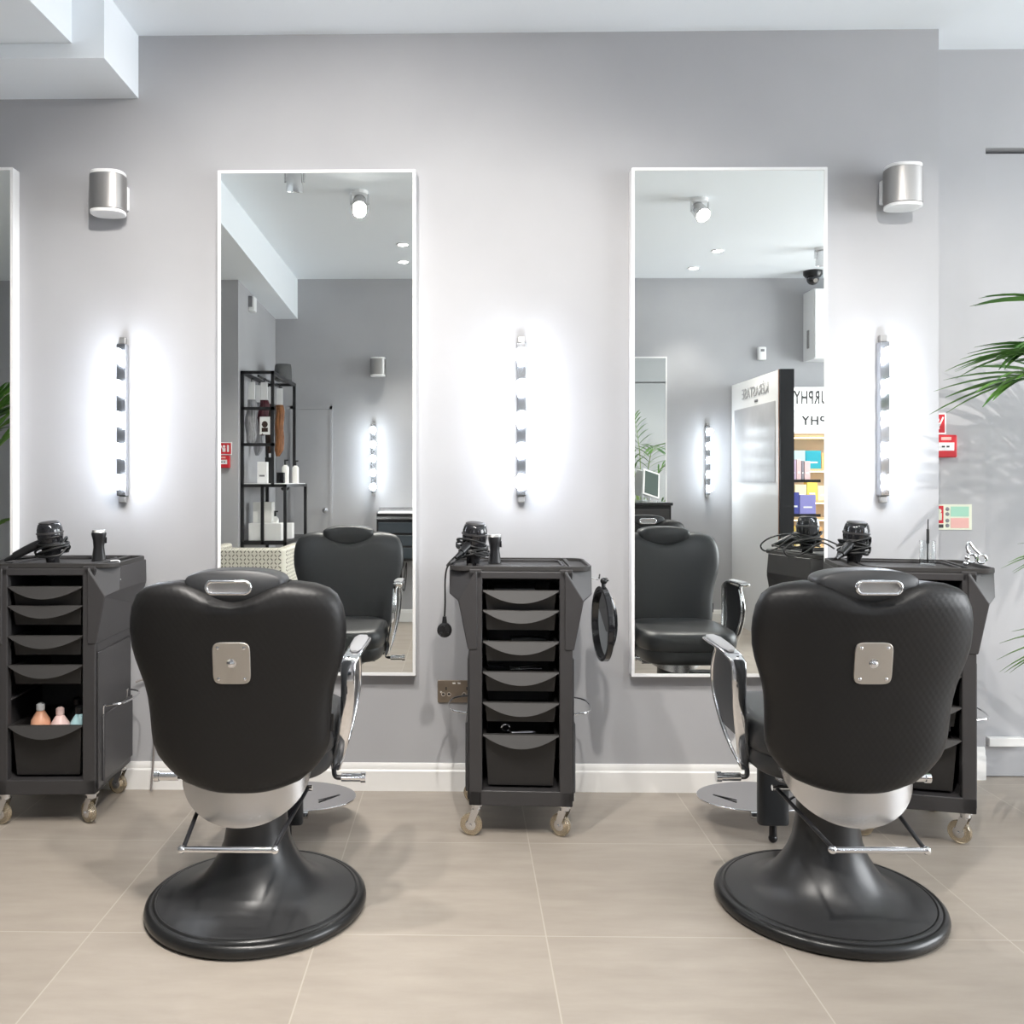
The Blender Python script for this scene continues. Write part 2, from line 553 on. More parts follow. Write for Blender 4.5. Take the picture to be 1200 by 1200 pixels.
spotlight(.33, .75, (.30, 3.3, .35), 'added ceiling spotlight over the middle of the room, ahead of the middle trolley', SPOT_W * 1.75, 85, .05)  # unseen spot, added to brighten the lower front wall
spotlight(-.08, 1.25, (-1.15, 3.3, .5), 'added ceiling spotlight near the middle of the room, turned to the left trolley', SPOT_W * .9, 80)  # another added spot, out of mirror view, lifts the wall by the left trolley
def downlight(x, y, label, k=1.0):
    r = empty('recessed_downlight', (x, y, CZ), 0, label, 'ceiling light', 'recessed ceiling downlights')
    MB().ringprism([(.048 * math.cos(2 * PI * k / 24), .048 * math.sin(2 * PI * k / 24)) for k in range(24)],
                   [(.036 * math.cos(2 * PI * k / 24), .036 * math.sin(2 * PI * k / 24)) for k in range(24)], -.006).build('bezel', WHITE, r)
    MB().cyl((0, 0, -.001), (0, 0, -.004), .036, .036, 24).build('lens', DOWNM, r)
    l = bpy.data.lights.new('down_beam', 'SPOT')
    l.energy = SPOT_W * 1.15 * k
    l.spot_size = R(78)
    l.spot_blend = .8
    l.shadow_soft_size = .04
    l.color = (1.0, .95, .89)
    o = bpy.data.objects.new('down_beam', l)
    COL.objects.link(o)
    o.parent = r
    o.location = (0, 0, -.02)
downlight(-.435, .30, 'upper of two small recessed downlights at the right of the left mirror')
downlight(-.465, -.21, 'lower of two small recessed downlights at the right of the left mirror')
downlight(1.97, .10, 'upper of two small recessed downlights in the right mirror')
downlight(1.94, -.44, 'lower of two small recessed downlights in the right mirror', .35)

# ------------------------------------------------------------------ barber chairs
def make_chair():
    r = empty('barber_chair')
    # round trumpet base with rubber rim
    MB().lathe([(0, .004), (.286, .004), (.288, .036), (.268, .043), (.22, .05), (.18, .064), (.15, .088), (.126, .12), (.107, .152), (.092, .19), (.084, .24), (.08, .30), (.078, .37), (0, .37)], 72).build('base', BASEM, r, ang=60)
    rim = []
    for k in range(13):
        a = -PI / 2 + 2 * PI * k / 12
        rim.append((.289 + .016 * math.cos(a), .019 + .0185 * math.sin(a)))
    rr = [[Vector((q * math.cos(2 * PI * j / 72), q * math.sin(2 * PI * j / 72), z)) for j in range(72)] for q, z in rim[:-1]]
    MB().loft(rr, closed=True).build('base_rim', RUBBER, r)
    MB().lathe([(.284, .036), (.279, .0415), (.274, .0425), (.272, .0405)], 72).build('base_trim_ring', RUBBER, r, ang=80)
    # chrome skirt under the seat: a drum whose lower rim curves down in the middle
    a, bb, zt, h = .172, .160, .425, .120
    top, low = [], []
    n = 25
    pts = [(a * math.cos(t), bb * math.sin(t)) for t in [2 * PI * k / 64 for k in range(64)]]
    pts = [(x, (y * 1.35 if y > 0 else y * .62)) for x, y in pts]
    lo = [Vector((x, y - .12, zt - .005 - h * math.sqrt(max(0, 1 - (x / a) ** 2)))) for x, y in pts]
    up = [Vector((x, y - .12, zt)) for x, y in pts]
    li = [Vector((x * .975, y * .97 - .12, q.z + .0015)) for (x, y), q in zip(pts, lo)]
    ui = [Vector((x * .975, y * .97 - .12, zt)) for x, y in pts]
    MB().loft([lo, up, ui, li], closed=True).build('chrome_skirt', SHELL, r)
    # seat
    MB().loft([sering((0, .11, z), .215 * s, .245 * s, 48, 4) for z, s in ((.385, .93), (.392, .97), (.41, .99), (.435, .995), (.4445, .985))]).build('seat_base', LEATHS, r, ang=70)
    rings = []
    for z, s in ((.445, .985), (.452, 1.0), (.475, 1.012), (.50, 1.0), (.516, .97), (.525, .90), (.529, .75), (.531, .4)):
        rings.append(sering((0, .11, z), .22 * s, .25 * s, 48, 3.8))
    MB().loft(rings).build('seat_cushion', LEATHS, r, ang=80)
    # back: pillow lofted up its height
    prof = [(.373, .02), (.377, .05), (.386, .09), (.398, .122), (.413, .157), (.438, .187), (.46, .206), (.48, .220), (.51, .231), (.54, .234), (.59, .236), (.635, .240),
            (.668, .2465), (.70, .2565), (.735, .268), (.77, .276), (.81, .2785), (.84, .277), (.873, .271), (.904, .257), (.920, .238), (.932, .205), (.938, .16), (.941, .10), (.942, .04)]
    rings = []
    for z, w in prof:
        q = min(1, (z - .371) / .06, (.944 - z) / .06)
        q = math.sqrt(max(0, 1 - (1 - max(0, q)) ** 2))
        y = -.155 - (z - .368) * .13
        rg = sering((0, y, z), w, 1, 64, 2.5)
        rings.append([Vector((p.x, y + (p.y - y) * ((.018 + .060 * q) if p.y < y else (.014 + .045 * q)), p.z)) for p in rg])
    def notch(v):
        k = max(0, min(1, (v.z - .78) / .15))
        d = .050 * k * k * (math.cos(min(abs(v.x) / .15, 1) * PI) + 1) / 2
        return (v.x, v.y, v.z - d)
    bk = MB().loft(rings).warp(notch).build('backrest', LEATH, r, ang=80)
    bk.data.materials.append(LEATHS)            # smooth leatherette on the sitter's side, quilted vinyl behind
    for p_ in bk.data.polygons: p_.material_index = 1 if p_.normal.y > .12 else 0
    yb = lambda z: -.155 - (z - .368) * .13 - .078
    # metal plate with rivets and bolt
    pl = []
    for i in range(48):
        t = 2 * PI * i / 48
        pl.append((.0475 * math.copysign(abs(math.cos(t)) ** .38, math.cos(t)), .054 * math.copysign(abs(math.sin(t)) ** .30, math.sin(t))))
    tilt = Matrix.Rotation(math.atan(.13), 4, 'X')
    Mp = Matrix.Translation((0, yb(.738) + .002, .738)) @ tilt @ FRONT
    p = MB().prism(pl, .006, Mp).build('back_plate', NICKEL, r, bevel=.002)
    for sx in (-1, 1):
        for sz in (-1, 1):
            MB().lathe([(.0045, .005), (.0042, .0075), (.002, .009), (0, .0092)], 12, Mp @ Matrix.Translation((sx * .033, sz * .040, 0))).build('rivet', CHROME, p)
    MB().lathe([(.012, .005), (.012, .006), (.008, .0065), (.0075, .012), (.004, .0145), (0, .015)], 16, Mp).build('bolt', CHROME, p)
    # headrest and its handle ring
    out = []
    for i in range(40):
        t = 2 * PI * i / 40
        x = .128 * math.copysign(abs(math.cos(t)) ** .7, math.cos(t))
        z = math.sin(t)
        z = (.026 * abs(z) ** .8 + .006 * (1 - (x / .128) ** 2)) if z > 0 else -.066 * abs(z) ** 1.0
        out.append((x, z))
    hr = []
    for yy, s in ((0, .90), (.006, .97), (.02, 1.0), (.06, 1.0), (.075, .97), (.083, .88), (.086, .7)):
        hr.append([Vector((x * s, -.268 + yy * 1.15 + .018 * (1 - (x / .128) ** 2) * -0.3, .938 + z * s)) for x, z in out])
    MB().loft(hr).build('headrest', LEATHS, r, ang=80)
    Mh = Matrix.Translation((0, -.306, .930)) @ FRONT
    hl = MB().ringprism(rrect(.118, .038, .0185, 8), rrect(.100, .022, .0108, 8), .012, Mh).build('handle_ring', CHROME, r, bevel=.004, seg=3)
    MB().prism(rrect(.104, .026, .0125, 8), .003, Mh).build('recess_plate', STEEL, hl)
    # fabric care tag
    MB().box((.238, -.185, .565), (.008, .004, .045)).build('side_tag', BLACK, r)
    # armrests
    for sx in (-1, 1):
        def bow(z): return sx * (.212 + .050 * math.sin(min(1, max(0, (z - .36) / .28)) * PI / 2))
        zs = [.385, .40, .43, .47, .51, .55, .60, .64, .67, .69, .708]
        rear = lambda z: -.045 + .105 * (max(0, (.60 - z) / .24)) ** 1.25
        frnt = lambda z: .07 + .13 * math.sin(min(1, max(0, (z - .36) / .24)) * PI / 2) - .05 * max(0, (z - .62) / .1)
        def ribbon(path, name, mat, par):
            P = smooth_path([(y, z, w) for y, z, w in path], 5)
            rg = []
            for i, p in enumerate(P):
                t = P[min(i + 1, len(P) - 1)] - P[max(i - 1, 0)]
                t = Vector((0, t.x, t.y)).normalized()
                nrm = Vector((0, -t.z, t.y))
                c = Vector((bow(p.y) + sx * max(0, p.y - .69) * .5, p.x, p.y))
                rg.append([c + Vector((q.x, 0, 0)) + nrm * q.y for q in sering((0, 0, 0), p.z, .0065, 20, 2.8)])
            return MB().loft(rg).build(name, mat, par, ang=60)
        ar = ribbon([(.195, .716, .010), (.185, .720, .022), (.14, .722, .027), (.06, .720, .026), (.0, .716, .024), (-.035, .704, .023), (-.050, .675, .021), (-.052, .62, .020),
                     (-.040, .555, .019), (-.015, .48, .018), (.02, .415, .017), (.05, .368, .012)], 'armrest', CHROME, r)
        ribbon([(.125, .712, .008), (.165, .68, .009), (.196, .62, .010), (.196, .56, .011), (.165, .47, .012), (.115, .405, .012), (.055, .366, .010)], 'armrest_front_rim', CHROME, ar)
        def web(zz, th, inset):
            return MB().loft([sering((bow(z), (rear(z) + frnt(z)) / 2, z), th, max(.004, (frnt(z) - rear(z)) / 2 - inset), 28, 5) for z in zz])
        web([z for z in zs if z > .46], .006, .002).build('armrest_lining', BLACK, ar, ang=60)
        web([.372, .385, .40, .43, .472], .0075, .0).build('armrest_tip', CHROME, ar, ang=60)
        MB().loft([sering((bow(.71) + sx * .015, y, z), w, .003, 16, 2.6, 'xz') for y, w, z in ((-.03, .008, .7205), (-.01, .017, .7235), (.06, .020, .7265), (.14, .021, .7285), (.178, .014, .728))]).build('armrest_pad', FABG, ar)
        # foot peg on a bent black bar
        MB().tube([(sx * .19, .10, .392), (sx * .205, .06, .375), (sx * .215, .03, .353), (sx * .235, .03, .350)], .007).build('peg_bar', BLKMET, r)
        MB().cyl((sx * .233, .03, .350), (sx * .295, .03, .350), .0115).cyl((sx * .288, .03, .350), (sx * .302, .03, .350), .0145).build('chrome_peg', CHROME, r)
    # U-shaped pump bar at the back
    up_ = MB()
    up_.cyl((-.115, -.315, .285), (.115, -.315, .285), .0075)
    up_.ball((-.115, -.315, .285), .0105).ball((.115, -.315, .285), .0105)
    pb = up_.build('pump_bar', CHROME, r)
    for sx in (-1, 1):
        MB().cyl((sx * .112, -.31, .287), (sx * .142, -.01, .330), .0055).build('pump_arm', BLKMET, pb)
    MB().cyl((-.155, -.005, .331), (.155, -.005, .331), .008).build('pump_axle', CHROME, pb)
    # calf rest post, foot and footplate
    MB().loft([sering((0, .435, z), .05, .021, 24, 4) for z in (.06, .385)]).build('leg_rest', LEATHS, r, bevel=.006)
    MB().cyl((0, .435, .062), (0, .435, .018), .012).ball((0, .435, .014), .0145).build('floor_stop', BLACK, r)
    fp = []
    for i in range(48):
        t = 2 * PI * i / 48
        fp.append((.205 * math.copysign(abs(math.cos(t)) ** 1.15, math.cos(t)), .125 * math.copysign(abs(math.sin(t)) ** .9, math.sin(t))))
    Mf = Matrix.Translation((0, .60, .088)) @ Matrix.Rotation(R(4), 4, 'X')
    ft = MB().prism(fp, .008, Mf).build('footplate', CHROME, r, bevel=.003)
    for sx in (-1, 1):
        MB().box((sx * .115, .58, .0965), (.006, .085, .002), Matrix.Rotation(sx * R(-50), 4, 'Z')).build('tread_groove', BLACK, ft)
    MB().cyl((-.06, .475, .075), (.06, .475, .075), .012).build('footplate_hinge', CHROME, r)
    return r
ch = make_chair()
ch.location = (-.577, 2.49, 0)
tag(ch, 'black barber chair seen from behind, in front of the left mirror', 'barber chair', 'black barber chairs')
c2 = copy_tree(ch)
c2.location = (1.025, 2.515, 0)
c2['label'] = 'black barber chair seen from behind, in front of the right mirror and trolley'
c3 = copy_tree(ch)
c3.location = (1.28, .52, 0)
c3.rotation_euler = (0, 0, PI)
c3['label'] = 'black barber chair facing the opposite wall, its top just showing in the right mirror'

# ------------------------------------------------------------------ salon trolleys
LIPS = [.826, .760, .656, .5546, .4525, .3456]
def make_trolley(skip=()):
    r = empty('salon_trolley')
    b = MB()
    for s in (-1, 1):
        b.span((s * .158, -.172, .112), (s * .172, .178, .90))
        b.span((s * .128, -.182, .112), (s * .172, -.150, .90))
        for z in LIPS: b.span((s * .126, -.16, z - .022), (s * .160, .15, z - .014))
    b.span((-.17, .165, .112), (.17, .18, .90))
    b.span((-.172, -.182, .112), (.172, .18, .163))
    b.span((-.172, -.182, .868), (.172, .18, .893))
    b.build('cabinet', PLAST, r, bevel=.004)
    # hopper wings with a creased front
    for s in (-1, 1):
        f = [Vector((s * x, y, z)) for x, y, z in ((.145, -.187, .895), (.145, -.187, .632), (.176, -.186, .632), (.208, -.187, .795), (.240, -.135, .812), (.240, -.125, .895))]
        k = [Vector((s * x, y, z)) for x, y, z in ((.145, .183, .895), (.145, .183, .632), (.176, .183, .632), (.208, .174, .722), (.240, .16, .812), (.240, .155, .895))]
        mb = MB().loft([f, k], cap0=False)
        mb.bm.verts.ensure_lookup_table()
        F = mb.bm.verts
        mb.bm.faces.new((F[0], F[1], F[2], F[3]))
        mb.bm.faces.new((F[0], F[3], F[4], F[5]))
        mb.build('side_wing', PLAST, r, bevel=.004, ang=12)
        # side panel line below the wing
        MB().span((s * .172, -.165, .125), (s * .178, .165, .60)).build('side_panel', PLAST, r, bevel=.003)
        MB().span((s * .176, -.13, .14), (s * .186, .165, .375)).build('lower_pocket', PLAST, r, bevel=.008)
        # wire towel loop
        w = MB().tube([(s * .178, -.12, .335), (s * .178, -.12, .40), (s * .19, -.12, .405), (s * .235, -.085, .405), (s * .248, 0, .405), (s * .235, .085, .405), (s * .19, .12, .405), (s * .178, .12, .40), (s * .178, .12, .335)], .0033)
        w.build('wire_loop', CHROME, r)
    # top tray with rim and dividers
    o = rrect(.478, .35, .05, 5)
    t = MB().ringprism(o, rrect(.458, .33, .042, 5), .016, Matrix.Translation((0, 0, .893)))
    t.prism(rrect(.474, .346, .05, 5), .006, Matrix.Translation((0, 0, .8925)))
    for s in (-1, 1): t.span((s * .164, -.17, .894), (s * .178, .17, .908))
    tt = t.build('top_tray', LIP, r, bevel=.002)
    MB().ringprism(rrect(.30, .25, .03), rrect(.285, .235, .024), .009, Matrix.Translation((0, 0, .898))).build('tray_insert', PLAST, tt, bevel=.002)
    # drawers
    for i, z in enumerate(LIPS):
        if i in skip: continue
        deep = i == 5
        hgt = .172 if deep else .066
        y0, y1 = -.165, .14
        xo, xb = .118, .112 if not deep else .108
        d = MB()
        f = lambda x, ya, yb, zz: [Vector((-x, ya, zz)), Vector((x, ya, zz)), Vector((x, yb, zz)), Vector((-x, yb, zz))]
        d.loft([f(xo, y0, y1, z - .004), f(xb, y0 + .012, y1 - .01, z - hgt), f(xb - .004, y0 + .016, y1 - .014, z - hgt + .004), f(xo - .004, y0 + .004, y1 - .004, z - .004)], closed=True)
        d.bm.faces.ensure_lookup_table()
        d.quad(*f(xb - .003, y0 + .014, y1 - .012, z - hgt + .003))
        for s in (-1, 1): d.span((s * .118, y0, z - .008), (s * .127, y1, z - .002))
        dr = d.build('drawer', PLASTIN, r)
        lens = [(-.126, 0), (.126, 0)]
        m = 14
        for k in range(1, m):
            x = .126 - .252 * k / m
            lens.append((x, -.038 * (1 - (x / .126) ** 2)))
        lens = [(-.127, .004), (.127, .004)] + lens[1:2] + lens[2:] + lens[0:1]
        mb = MB().prism(lens, .02, at(FRONT, (0, -.164, z)))
        mb.warp(lambda v: (v.x, v.y - (.022 * (1 - (v.x / .127) ** 2) if v.y < -.17 else 0), v.z))
        mb.build('drawer_lip', LIP, dr, bevel=.002)
    # castors
    for sx in (-1, 1):
        for sy in (-1, 1):
            x, y = sx * .148, sy * .15
            sw = (R(78) if sx < 0 else R(52)) if sy < 0 else R(70)
            M = Matrix.Translation((x, y, 0)) @ Matrix.Rotation(sw, 4, 'Z')
            c = MB()
            c.cyl((x, y, .113), (x, y, .106), .024)
            c.cyl((x, y, .106), (x, y, .092), .016)
            for q in (-.014, .014):
                c.prism([(-.014, .092), (.014, .092), (.030, .040), (.022, .032), (.010, .036)], .003, M @ Matrix.Translation((q - .0015, 0, 0)) @ SIDEX)
            c.cyl(M @ Vector((-.019, .018, .038)), M @ Vector((.019, .018, .038)), .005, seg=10)
            ca = c.build('castor', CHROMES, r)
            MW = M @ Matrix.Translation((0, .018, .038)) @ Matrix.Rotation(R(90), 4, 'Y')
            MB().lathe([(.006, -.011), (.030, -.011), (.036, -.008), (.038, 0), (.036, .008), (.030, .011), (.006, .011)], 28, MW).build('castor_wheel', AMBER, ca)
            MB().lathe([(.004, -.0125), (.016, -.0125), (.018, -.0115), (.018, .0115), (.016, .0125), (.004, .0125)], 20, MW).build('castor_hub', CHROMES, ca)
    return r
tr = make_trolley()
tr.location = (.2, 3.135, 0)
tr.rotation_euler = (0, 0, R(-2))
tag(tr, 'charcoal plastic salon trolley standing between the two chairs', 'trolley', 'charcoal salon trolleys')
tl = make_trolley(skip=(4,))
tl.location = (-1.445, 3.215, 0)
tl.rotation_euler = (0, 0, R(2))
tag(tl, 'charcoal salon trolley at the left edge, with bottles in its bottom bin', 'trolley', 'charcoal salon trolleys')
t3 = copy_tree(tr)
t3.location = (1.54, 3.12, 0)
t3.rotation_euler = (0, 0, R(-13))
t3['label'] = 'charcoal salon trolley half hidden behind the right barber chair'

# ------------------------------------------------------------------ hair dryers with wrapped cords
def make_dryer(loc, rz, label, handle=(-.10, -.05, -.02), tilt=(0, 0), plug=None, loop=None):
    r = empty('hair_dryer', loc, rz, label, 'hair dryer', 'black hair dryers')
    T = Matrix.Rotation(tilt[0], 4, 'X') @ Matrix.Rotation(tilt[1], 4, 'Y')
    MB().lathe([(0, .0), (.022, .0), (.023, .02), (.030, .04), (.040, .075), (.044, .10), (.043, .125), (.038, .142), (.034, .146), (0, .146)], 28, T).build('barrel', BLACKG, r, ang=50)
    MB().lathe([(.035, .1465), (.034, .149), (.026, .152), (0, .153)], 28, T).lathe([(.0445, .108), (.046, .109), (.046, .114), (.0445, .115)], 28, T).build('rear_grille', PLAST, r, ang=50)
    h0 = T @ Vector((0, 0, .085))
    h1 = h0 + Vector(handle)
    MB().tube([h0, h0.lerp(h1, .5) + Vector((0, 0, .004)), h1], .017, 12, radii=(.019, .013)).build('handle', BLACK, r)
    MB().tube([h1, h1 + (h1 - h0).normalized() * .035], .007, 8, radii=(.010, .005)).build('strain_relief', BLACK, r)
    rnd = random.Random(hash(label) % 1000 if False else len(label))
    c = MB()
    pts = []
    for k in range(7):
        tx, ty, cz, rr = rnd.uniform(-.35, .35), rnd.uniform(-.30, .30), .040 + .007 * k + rnd.uniform(-.006, .006), rnd.uniform(.047, .058)
        for q in range(9):
            a = 2 * PI * q / 9
            x, y = rr * math.cos(a), rr * .88 * math.sin(a)
            pts.append((x, y - .004, max(.006, cz + x * tx + y * ty)))
    c.tube(pts, .0038, 8, n=5)
    c.tube([h1 + (h1 - h0).normalized() * .03, h1 + Vector((-.012, .01, -.012)), Vector((-.05, -.01, .025)), Vector(pts[0])], .0036, 7)
    if loop: c.tube(loop, .0032, 7, n=6)
    cd = c.build('cord', CORD, r, ang=80)
    if plug:
        MB().tube(plug, .003, 7).build('plug_lead', CORD, cd)
        e = Vector(plug[-1])
        p = MB().cyl(e + Vector((0, 0, .004)), e + Vector((0, 0, -.022)), .0065, .009, 10)
        p.lathe([(.020, -.012), (.025, -.008), (.025, .008), (.019, .014), (0, .015)], 20, at(FRONT, e + Vector((0, 0, -.042))))
        for sx in (-.011, .011): p.box(e + Vector((sx, -.022, -.049)), (.006, .018, .004))
        p.box(e + Vector((0, -.022, -.030)), (.004, .02, .008))
        p.build('plug', BLACK, cd)
    return r
TZ = .9
make_dryer((.035, 3.10, TZ), 0, 'black hair dryer wrapped in its cord on the middle trolley, plug hanging down', (-.045, -.055, -.035), (R(6), R(4)),
           plug=[(-.03, -.06, .02), (-.078, -.085, .012), (-.093, -.085, -.03), (-.094, -.085, -.12), (-.096, -.085, -.17)], loop=[(-.03, -.03, .05), (-.06, -.06, .035), (-.088, -.075, .006), (-.07, -.07, .012), (-.03, -.06, .04)])
make_dryer((-1.455, 3.13, TZ), 0, 'black hair dryer with coiled cord on the left trolley', (-.115, -.03, -.055), (R(4), R(-4)))
make_dryer((1.39, 3.18, TZ), 0, 'black hair dryer in tangled cord on the right trolley, beside the right mirror', (-.085, -.075, -.045), (R(5), R(3)),
           loop=[(-.03, .04, .06), (-.09, .07, .085), (-.17, .08, .075), (-.215, .08, .045), (-.20, .08, .02), (-.15, .075, .03), (-.09, .065, .07), (-.05, .04, .05)])

# upright clippers / brushes
def clipper(loc, label, s=1.0):
    r = empty('hair_clipper', loc, R(20), label, 'hair clipper', 'cordless clippers standing on trolleys')
    MB().loft([sering((0, 0, z * s), a * s, bq * s, 24, 3) for z, a, bq in ((0, .026, .02), (.01, .024, .019), (.05, .019, .016), (.075, .021, .017), (.098, .027, .020), (.104, .026, .019))]).build('body', BLACK, r, ang=60)
    MB().loft([sering((0, 0, z * s), a * s, bq * s, 24, 3) for z, a, bq in ((.104, .024, .017), (.112, .024, .014), (.114, .022, .010))]).build('blade_head', STEEL, r)
    MB().box((.024 * s, 0, .075 * s), (.008, .010, .022)).build('switch', BLACKG, r)
    return r
clipper((-1.345, 3.26, TZ), 'small black hair clipper standing alone on the left trolley')
clipper((.115, 3.19, TZ), 'small black hair clipper standing behind the dryer on the middle trolley', .9)

# hand mirror hanging on the middle trolley
hm = empty('hand_mirror', (.478, 3.05, .705), R(-85), 'round black hand mirror hanging on the side of the middle trolley', 'hand mirror')
ci = [(.128 * math.cos(2 * PI * k / 48), .128 * math.sin(2 * PI * k / 48)) for k in range(48)]
ci2 = [(.115 * math.cos(2 * PI * k / 48), .115 * math.sin(2 * PI * k / 48)) for k in range(48)]
MB().ringprism(ci, ci2, .016, at(FRONT, (0, .008, 0))).prism(ci, .003, at(FRONT, (0, .011, 0))).build('frame', BLACKG, hm, bevel=.003)
MB().prism(ci2, .002, at(FRONT, (0, .006, 0))).build('mirror_glass', MIRROR, hm)
MB().tube([(0, .012, .10), (0, .035, .07), (0, .045, 0), (0, .035, -.07), (0, .012, -.10)], .010).build('grip', BLACKG, hm)
MB().tube([(0, .006, .124), (0, .006, .143), (0, .02, .152)], .007).ball((0, .006, .146), .012).build('hanging_loop', BLACK, hm)
hk = empty('wall_hook', (.442, 3.06, .862), 0, 'small metal hook on the side of the middle trolley holding the hand mirror', 'hook')
MB().tube([(0, 0, 0), (.016, 0, -.006), (.026, 0, -.004), (.030, 0, .012)], .0025).build('hook_wire', CHROME, hk)
hk2 = empty('wire_hook', (-1.207, 3.10, .91), 0, 'thin white wire hook on the right rim of the left trolley', 'hook')
MB().tube([(-.03, 0, .003), (-.002, 0, .004), (.002, 0, -.01), (.003, 0, -.055), (.006, -.004, -.062)], .0025).build('hook_wire', WHITE, hk2)

# bottles in the left trolley bin
def bottle(x, y, z, mat, cap, label, h=.16, rr=.034):
    r = empty('product_bottle', (x, y, z), 0, label, 'bottle', 'bottles in the trolley bin')
    MB().lathe([(0, 0), (rr, 0), (rr, h * .72), (rr * .92, h * .84), (rr * .55, h * .95), (rr * .36, h), (0, h)], 24).build('body', mat, r, ang=60)
    MB().lathe([(rr * .36, h), (rr * .42, h + .002), (rr * .42, h + .022), (rr * .2, h + .028), (0, h + .028)], 16).build('cap', cap, r)
    return r
bz = .3456 - .172 + .005
PEACH, PINK, BLUEB = pbsdf('peach_bottle', (.80, .42, .27), .35), pbsdf('pale_pink_bottle', (.85, .62, .58), .35), pbsdf('pale_teal_bottle', (.45, .70, .74), .35)
bottle(-1.50, 3.13, bz, PEACH, WHITE, 'peach coloured bottle, leftmost in the left trolley bin', .20)
bottle(-1.43, 3.13, bz, PINK, PINK, 'pale pink bottle in the middle of the left trolley bin', .185)
bottle(-1.36, 3.13, bz, BLUEB, BLACK, 'pale blue bottle, rightmost in the left trolley bin', .19)
bottle(-1.405, 3.215, bz, BLACK, BLACK, 'dark bottle standing behind the pink and blue ones in the left bin', .20, .036)

# bits lying in the middle trolley's drawers
def loose(name, mb, mat, label, cat, loc, rz=0, **k):
    o = mb.build(name, mat, loc=loc, rz=rz, **k)
    return tag(o, label, cat)
def dz(i): return LIPS[i] - .061
loose('hair_roll', MB().cyl((-.08, 0, 0), (.06, 0, 0), .026, seg=24), BLACKG, 'shiny dark tube lying in the top drawer of the middle trolley', 'roll', (.19, 3.08, dz(0) + .052), R(-2))
loose('styling_roll', MB().cyl((-.08, 0, 0), (.06, 0, 0), .020, seg=24), BLACKG, 'shiny dark tube lying in the second drawer of the middle trolley', 'roll', (.19, 3.08, dz(1) + .042), R(-2))
loose('trimmer', MB().loft([sering((x, 0, 0), .016, .014 * s, 16, 3, 'yz') for x, s in ((-.06, .8), (-.05, 1), (.03, 1), (.05, .7), (.06, .6))]), BLACK, 'black trimmer lying in the third drawer of the middle trolley', 'trimmer', (.225, 3.06, dz(2) + .052), R(5), ang=60)
sc = empty('styling_clip', (.215, 3.05, dz(3) + .06), R(15), 'silver styling clip lying in the fourth drawer of the middle trolley', 'hair clip')
for s in (-1, 1): MB().box((0, s * .008, s * .003), (.11, .010, .004), Matrix.Rotation(s * R(6), 4, 'Z')).build('jaw', CHROME, sc, bevel=.001)
loose('comb', MB().box((0, 0, 0), (.12, .022, .006)).box((-.02, 0, .006), (.05, .012, .008)), BLACK, 'dark comb lying in the fourth drawer beside the silver clip', 'comb', (.135, 3.06, dz(3) + .058), R(-8))
tw = empty('scissors', (.165, 3.0, LIPS[5] - .012), R(4), 'steel scissors lying across the bottom bin of the middle trolley', 'scissors')
for s in (-1, 1):
    q = MB().tube([(0, s * .003, .012), (.06, s * .004, .012), (.085, s * .001, .012)], .004, 8, radii=(.0045, .0015))
    q.tube([(-.018 + .014 * math.cos(a), s * .016, .008 + s * .014 + .012 * math.sin(a)) for a in [2 * PI * k / 10 for k in range(10)]], .0032, 7, closed=True, n=3)
    q.tube([(0, s * .003, .012), (-.008, s * .012, .010 + s * .008)], .0036, 7, n=2)
    q.build('blade', CHROME, tw)

# things on the right trolley
jar = empty('comb_jar', (1.63, 3.14, TZ), 0, 'clear glass jar with a thin tail comb on the right trolley', 'jar')
MB().lathe([(0, 0), (.026, 0), (.026, .085), (.0235, .085), (.0235, .004), (0, .004)], 24).build('glass', GLASS, jar)
tcm = MB().cyl((0, 0, .006), (.002, 0, .16), .0025, .002, 8).box((.001, 0, .10), (.004, .012, .05)).build('tail_comb', CORD)
tcm.location = (1.63, 3.14, TZ)
tag(tcm, 'thin dark tail comb standing upright in the glass jar', 'comb')
so = empty('hair_scissors', (1.715, 3.0, TZ + .013), R(0), 'silver scissors with ring handles at the right end of the right trolley', 'scissors')
for k, (x, z) in enumerate(((-.012, .022), (.022, .020))):
    q = MB().tube([(x + .015 * math.cos(a), 0, z + .014 * math.sin(a)) for a in [2 * PI * j / 12 for j in range(12)]], .0042, 8, closed=True, n=3)
    q.tube([(x - .004, 0, z + .014), (x - .014 - .010 * k, .002, z + .034), (x - .008 - .03 * k, .004, z + .056)], .004, 8)
    q.build('blade', CHROME, so)
MB().ball((-.026, 0, .024), .008).ball((-.02, .004, .046), .007).ball((-.030, .002, .004), .008).build('pivot_screw', CHROME, so)

